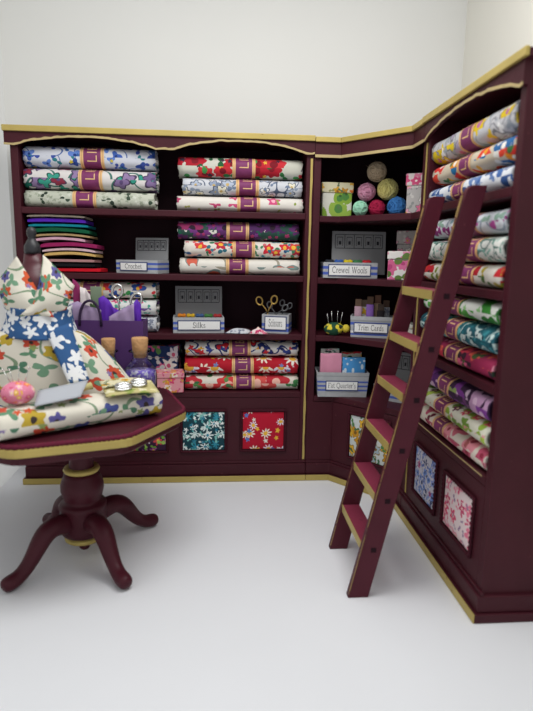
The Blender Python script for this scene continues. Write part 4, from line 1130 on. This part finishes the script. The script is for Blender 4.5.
# ---- purple bag
def bag():
    L, D_, Hh = .410, .125, .385
    loc = (.625, -.462, TZ+.001)
    PUR = plain('purple_paper', '4f2f66', .6, .3, var=.06, vs=12)
    t = thing('gift_bag', 'open purple paper gift bag standing behind the bottles on the table', 'bag', loc, math.radians(-4))
    m = MB(); k = .005
    x, y = L/2, D_/2
    vs = []
    for (sx, sy) in ((-1, -1), (1, -1), (1, 1), (-1, 1)):
        vs.append((sx*x*.97, sy*y, 0))
    for (sx, sy) in ((-1, -1), (1, -1), (1, 1), (-1, 1)): vs.append((sx*x, sy*y, Hh))
    for (sx, sy) in ((-1, -1), (1, -1), (1, 1), (-1, 1)): vs.append((sx*(x-k), sy*(y-k), Hh))
    for (sx, sy) in ((-1, -1), (1, -1), (1, 1), (-1, 1)): vs.append((sx*(x*.97-k), sy*(y-k), k))
    fs = [(3, 2, 1, 0), (12, 13, 14, 15)]
    for i in range(4):
        j = (i+1) % 4; fs += [(i, j, 4+j, 4+i), (4+i, 4+j, 8+j, 8+i), (8+i, 8+j, 12+j, 12+i)]
    m.add(vs, fs).build('bag_body', PUR, t)
    for yy, dz in ((-y+.004, 0), (y-.004, .0)):
        m = MB(); pts = []
        for q in range(17):
            a = PI*q/16; pts.append((-.075+.058*math.cos(a)+.03*(yy > 0), yy+(-.006 if yy < 0 else .006), Hh-.03+(.03+.105)*math.sin(a)**.8))
        m.tube(pts, .007, 8); m.build('handle', plain('dark_purple_cord', '2c1a3a', .6), t, smooth=True)
    R = Matrix.Translation(loc) @ Matrix.Rotation(math.radians(-4), 4, 'Z')
    def tissue(x0, x1, y0, y1, tops, mat, label, seed, name='tissue_paper', cat='tissue paper', group='tissue in the purple bag'):
        m = MB(R)
        def f(u, v):
            k_ = u*(len(tops)-1); i = min(int(k_), len(tops)-2); top = tops[i]*(1-(k_-i))+tops[i+1]*(k_-i)
            z = .17+(top-.17)*v
            return (x0+(x1-x0)*u, y0+(y1-y0)*u+.016*noise.noise(Vector((u*5+seed, v*3, seed)))*(v), z+.004*noise.noise(Vector((u*11, v*9, seed))))
        m.grid(f, 16, 10, x1-x0, .3)
        tag(m.build(name, mat, None, smooth=True, solid=.0025), label, cat, group)
    LIL = plain('lilac_tissue', '9a86a8', .7, .3, var=.12, vs=25); LIL.node_tree.nodes['Principled BSDF'].inputs['Transmission Weight'].default_value = 0
    VIO = plain('violet_tissue', '5a25a4', .65, .3, var=.2, vs=22)
    tissue(-.185, -.02, -.052, -.05, [.47, .485, .465, .455, .44], LIL, 'lilac tissue paper at the left of the purple bag', 1)
    tissue(.02, .155, -.044, -.044, [.405, .425, .445, .465, .475], LIL, 'lilac tissue paper at the right of the purple bag', 2)
    tissue(-.04, .07, -.022, -.018, [.50, .515, .49, .45, .43], VIO, 'bright violet tissue paper in the middle of the purple bag', 3)
    tissue(.115, .185, -.018, -.012, [.42, .46, .50, .47], VIO, 'bright violet tissue paper in the right corner of the purple bag', 4)
    tissue(-.185, -.10, .01, .012, [.60, .58, .52, .44], F['magenta_scrap'], 'magenta printed fabric scrap sticking up at the left of the bag', 5, 'fabric_scrap', 'fabric scrap', 'scraps in the purple bag')
    tissue(-.14, -.055, -.012, -.008, [.56, .55, .51, .45], F['green_scrap'], 'white fabric scrap with green leaves sticking out of the bag', 6, 'fabric_scrap', 'fabric scrap', 'scraps in the purple bag')
    m = MB(R); m.box(-.095, -.035, .022, .027, .30, .56)
    o = m.build('bobbin_card', plain('grey_green_card', '7a8a74', .7), None, .002)
    tag(o, 'grey-green card between the scraps in the purple bag', 'card')
    p = R @ Vector((.058, .016, .405))
    scissors(tuple(p), (.04, .40, -.1), .37, SILVER, 'large silver scissors standing in the purple gift bag', .30)
bag()

# ---- dress form
def dress_form():
    ox, oy = .388, -.835
    t = thing('dress_form', 'miniature dress form in cream floral dress with blue sash on the table', 'dress form', (ox, oy, TZ+.001))
    VEL = plain('dark_red_velvet', '4a1420', .4, .5, var=.2)
    BLK = plain('black_finial', '26262a', .4, .4)
    z = lambda w: w-TZ
    # neck and torso
    MB().lathe([(.085, z(1.10)), (.095, z(1.15)), (.085, z(1.20)), (.105, z(1.26)), (.12, z(1.32)), (.10, z(1.375)), (.062, z(1.40)), (.043, z(1.43)), (.038, z(1.47))], 28, c=(-.02, 0), sy=.75).build('torso', VEL, t, smooth=True)
    MB().lathe([(.001, z(1.468)), (.034, z(1.469)), (.037, z(1.482)), (.035, z(1.505)), (.024, z(1.525)), (.017, z(1.535)), (.016, z(1.542)), (.021, z(1.555)), (.022, z(1.570)), (.017, z(1.585)), (.001, z(1.592))], 24, c=(-.02, 0), cap=False).build('neck_finial', BLK, t, smooth=True)
    # stand below the skirt
    MB().lathe([(.10, 0), (.10, .012), (.03, .025), (.022, .05), (.022, z(1.11))], 20, c=(-.02, 0)).build('stand', BLK, t, smooth=True)
    CR = F['cream_meadow']; SA = F['blue_white_bloom']
    def panel(corners, bulge, name, mat, nu=14, nv=14, su=.3, sv=.3, th=.006, hook=0.):
        a, b, c, d = [Vector(q) for q in corners]
        def f(u, v):
            p = (a*(1-u)+b*u)*(1-v)+(d*(1-u)+c*u)*v
            p.x -= hook*(1-v)**4*(1-u)
            p.y -= bulge*math.sin(PI*u)**.8*math.sin(PI*min(1, .15+.85*v))
            p.y += .004*noise.noise(Vector((u*4, v*4, bulge*90)))
            return tuple(p)
        m = MB(); m.grid(f, nu, nv, su, sv)
        return m.build(name, mat, t, smooth=True, solid=th)
    # bodice: two crossed front panels with standing shoulder points and a back shell
    panel([(-.125, -.075, z(1.215)), (.095, -.108, z(1.185)), (-.067, -.070, z(1.455)), (-.185, -.03, z(1.325))], .040, 'bodice_panel', CR, su=.26, sv=.3)
    panel([(.022, -.126, z(1.190)), (.135, -.06, z(1.215)), (.168, -.02, z(1.325)), (.048, -.07, z(1.465))], .045, 'bodice_panel', CR, su=.26, sv=.3, hook=.075)
    MB().grid(lambda u, v: (-.02+(.105+.03*math.sin(PI*min(1, v*1.1)))*math.cos(PI*(-.12+1.24*u)), .004+.085*math.sin(PI*(-.12+1.24*u)), z(1.19)+.17*v), 20, 6, .4, .2).build('bodice_back', CR, t, smooth=True, solid=.004)
    # sash
    def wrap(prof, amp, name, mat, sy=.72, nseg=48, folds=0, cx=-.01, skew=0.):
        m = MB(); n = len(prof)
        def f(u, v):
            k = v*(n-1); i = min(int(k), n-2); q = k-i
            r = prof[i][0]*(1-q)+prof[i+1][0]*q; zz = prof[i][1]*(1-q)+prof[i+1][1]*q
            a = 2*PI*u
            rr = r*(1+amp*v*math.sin(folds*a+1.1)) if folds else r*(1+.012*math.sin(5*a+zz*60))
            return (cx+rr*math.cos(a)+skew*(1-v), rr*math.sin(a)*sy, zz+(.006*math.sin(2*a+1) if not folds else 0))
        m.grid(f, nseg, 14, 2*PI*prof[0][0]*1.2, .5 if folds else .2)
        return m.build(name, mat, t, smooth=True, solid=.005)
    wrap([(.172, z(1.088)), (.166, z(1.115)), (.152, z(1.15)), (.146, z(1.185)), (.150, z(1.225))], .0, 'sash', SA, .8, cx=-.004)
    # skirt
    m = MB()
    def sk(u, v):
        a = 2*PI*u; zz = z(1.115)*(1-v)+.012*v
        rx = .160+(.465-.160)*v**.62; ry = (.118+(.140-.118)*v**.6) if math.sin(a) < 0 else (.115-.02*v)
        fo = 1+(.07*v*math.sin(7*a+.6)+.03*v*math.sin(3*a))*(1 if math.sin(a) < .3 else .3)
        return (-.01+rx*fo*math.cos(a), ry*fo*math.sin(a), zz)
    m.grid(sk, 84, 20, 1.5, .48); m.build('skirt', CR, t, smooth=True, solid=.005)
    # sash tail hanging over the right of the skirt
    m = MB()
    def tail(u, v):
        x = .055+.100*u+.115*v-.02*u*v; zz = z(1.125)-.235*v+.03*u-.02*u*v
        y = -.112-.075*v-.012*math.sin(PI*u)+.045*u
        return (x, y-.004, zz)
    m.grid(tail, 8, 14, .12, .28); m.build('sash_tail', SA, t, smooth=True, solid=.006)
dress_form()

# ------------------------------------------------------------------ light
def area(name, loc, target, size, sy, power, col=(1, 1, 1)):
    l = bpy.data.lights.new(name, 'AREA'); l.shape = 'RECTANGLE'; l.size = size; l.size_y = sy; l.energy = power; l.color = col
    o = bpy.data.objects.new(name, l); C.objects.link(o); o.location = loc
    o.rotation_euler = (Vector(target)-Vector(loc)).to_track_quat('-Z', 'Y').to_euler()
    return o
area('tent_light_strip', (1.45, -1.55, 3.35), (1.4, -1.0, 0), 2.2, .9, 54, (1, .985, .965))
w = bpy.data.worlds.new('tent_daylight'); SC.world = w; w.use_nodes = True
w.node_tree.nodes['Background'].inputs[0].default_value = (.96, .975, 1, 1)
w.node_tree.nodes['Background'].inputs[1].default_value = .74

# ------------------------------------------------------------------ camera
f_px, pitch, roll, yaw = 554.67, .1736, .0174, .0829
cam = bpy.data.cameras.new('camera'); co = bpy.data.objects.new('camera', cam); C.objects.link(co)
cp, sp = math.cos(pitch), math.sin(pitch)
fw = Vector((math.sin(yaw)*cp, math.cos(yaw)*cp, -sp))
r0 = Vector((math.cos(yaw), -math.sin(yaw), 0)); u0 = r0.cross(fw)
r = r0*math.cos(roll)+u0*math.sin(roll); u = -r0*math.sin(roll)+u0*math.cos(roll)
M = Matrix((r, u, -fw)).transposed().to_4x4(); M.translation = (1.241, -3.5297, 1.4683)
co.matrix_world = M
cam.sensor_fit = 'HORIZONTAL'; cam.sensor_width = 36; cam.lens = 36*f_px/533
cam.clip_start = .05
cam.dof.use_dof = True; cam.dof.focus_distance = 3.35; cam.dof.aperture_fstop = 1.6
SC.camera = co
SC.view_settings.view_transform = 'Standard'; SC.view_settings.look = 'None'
SC.view_settings.gamma = 1; SC.view_settings.use_curve_mapping = False
SC.view_settings.exposure = 0
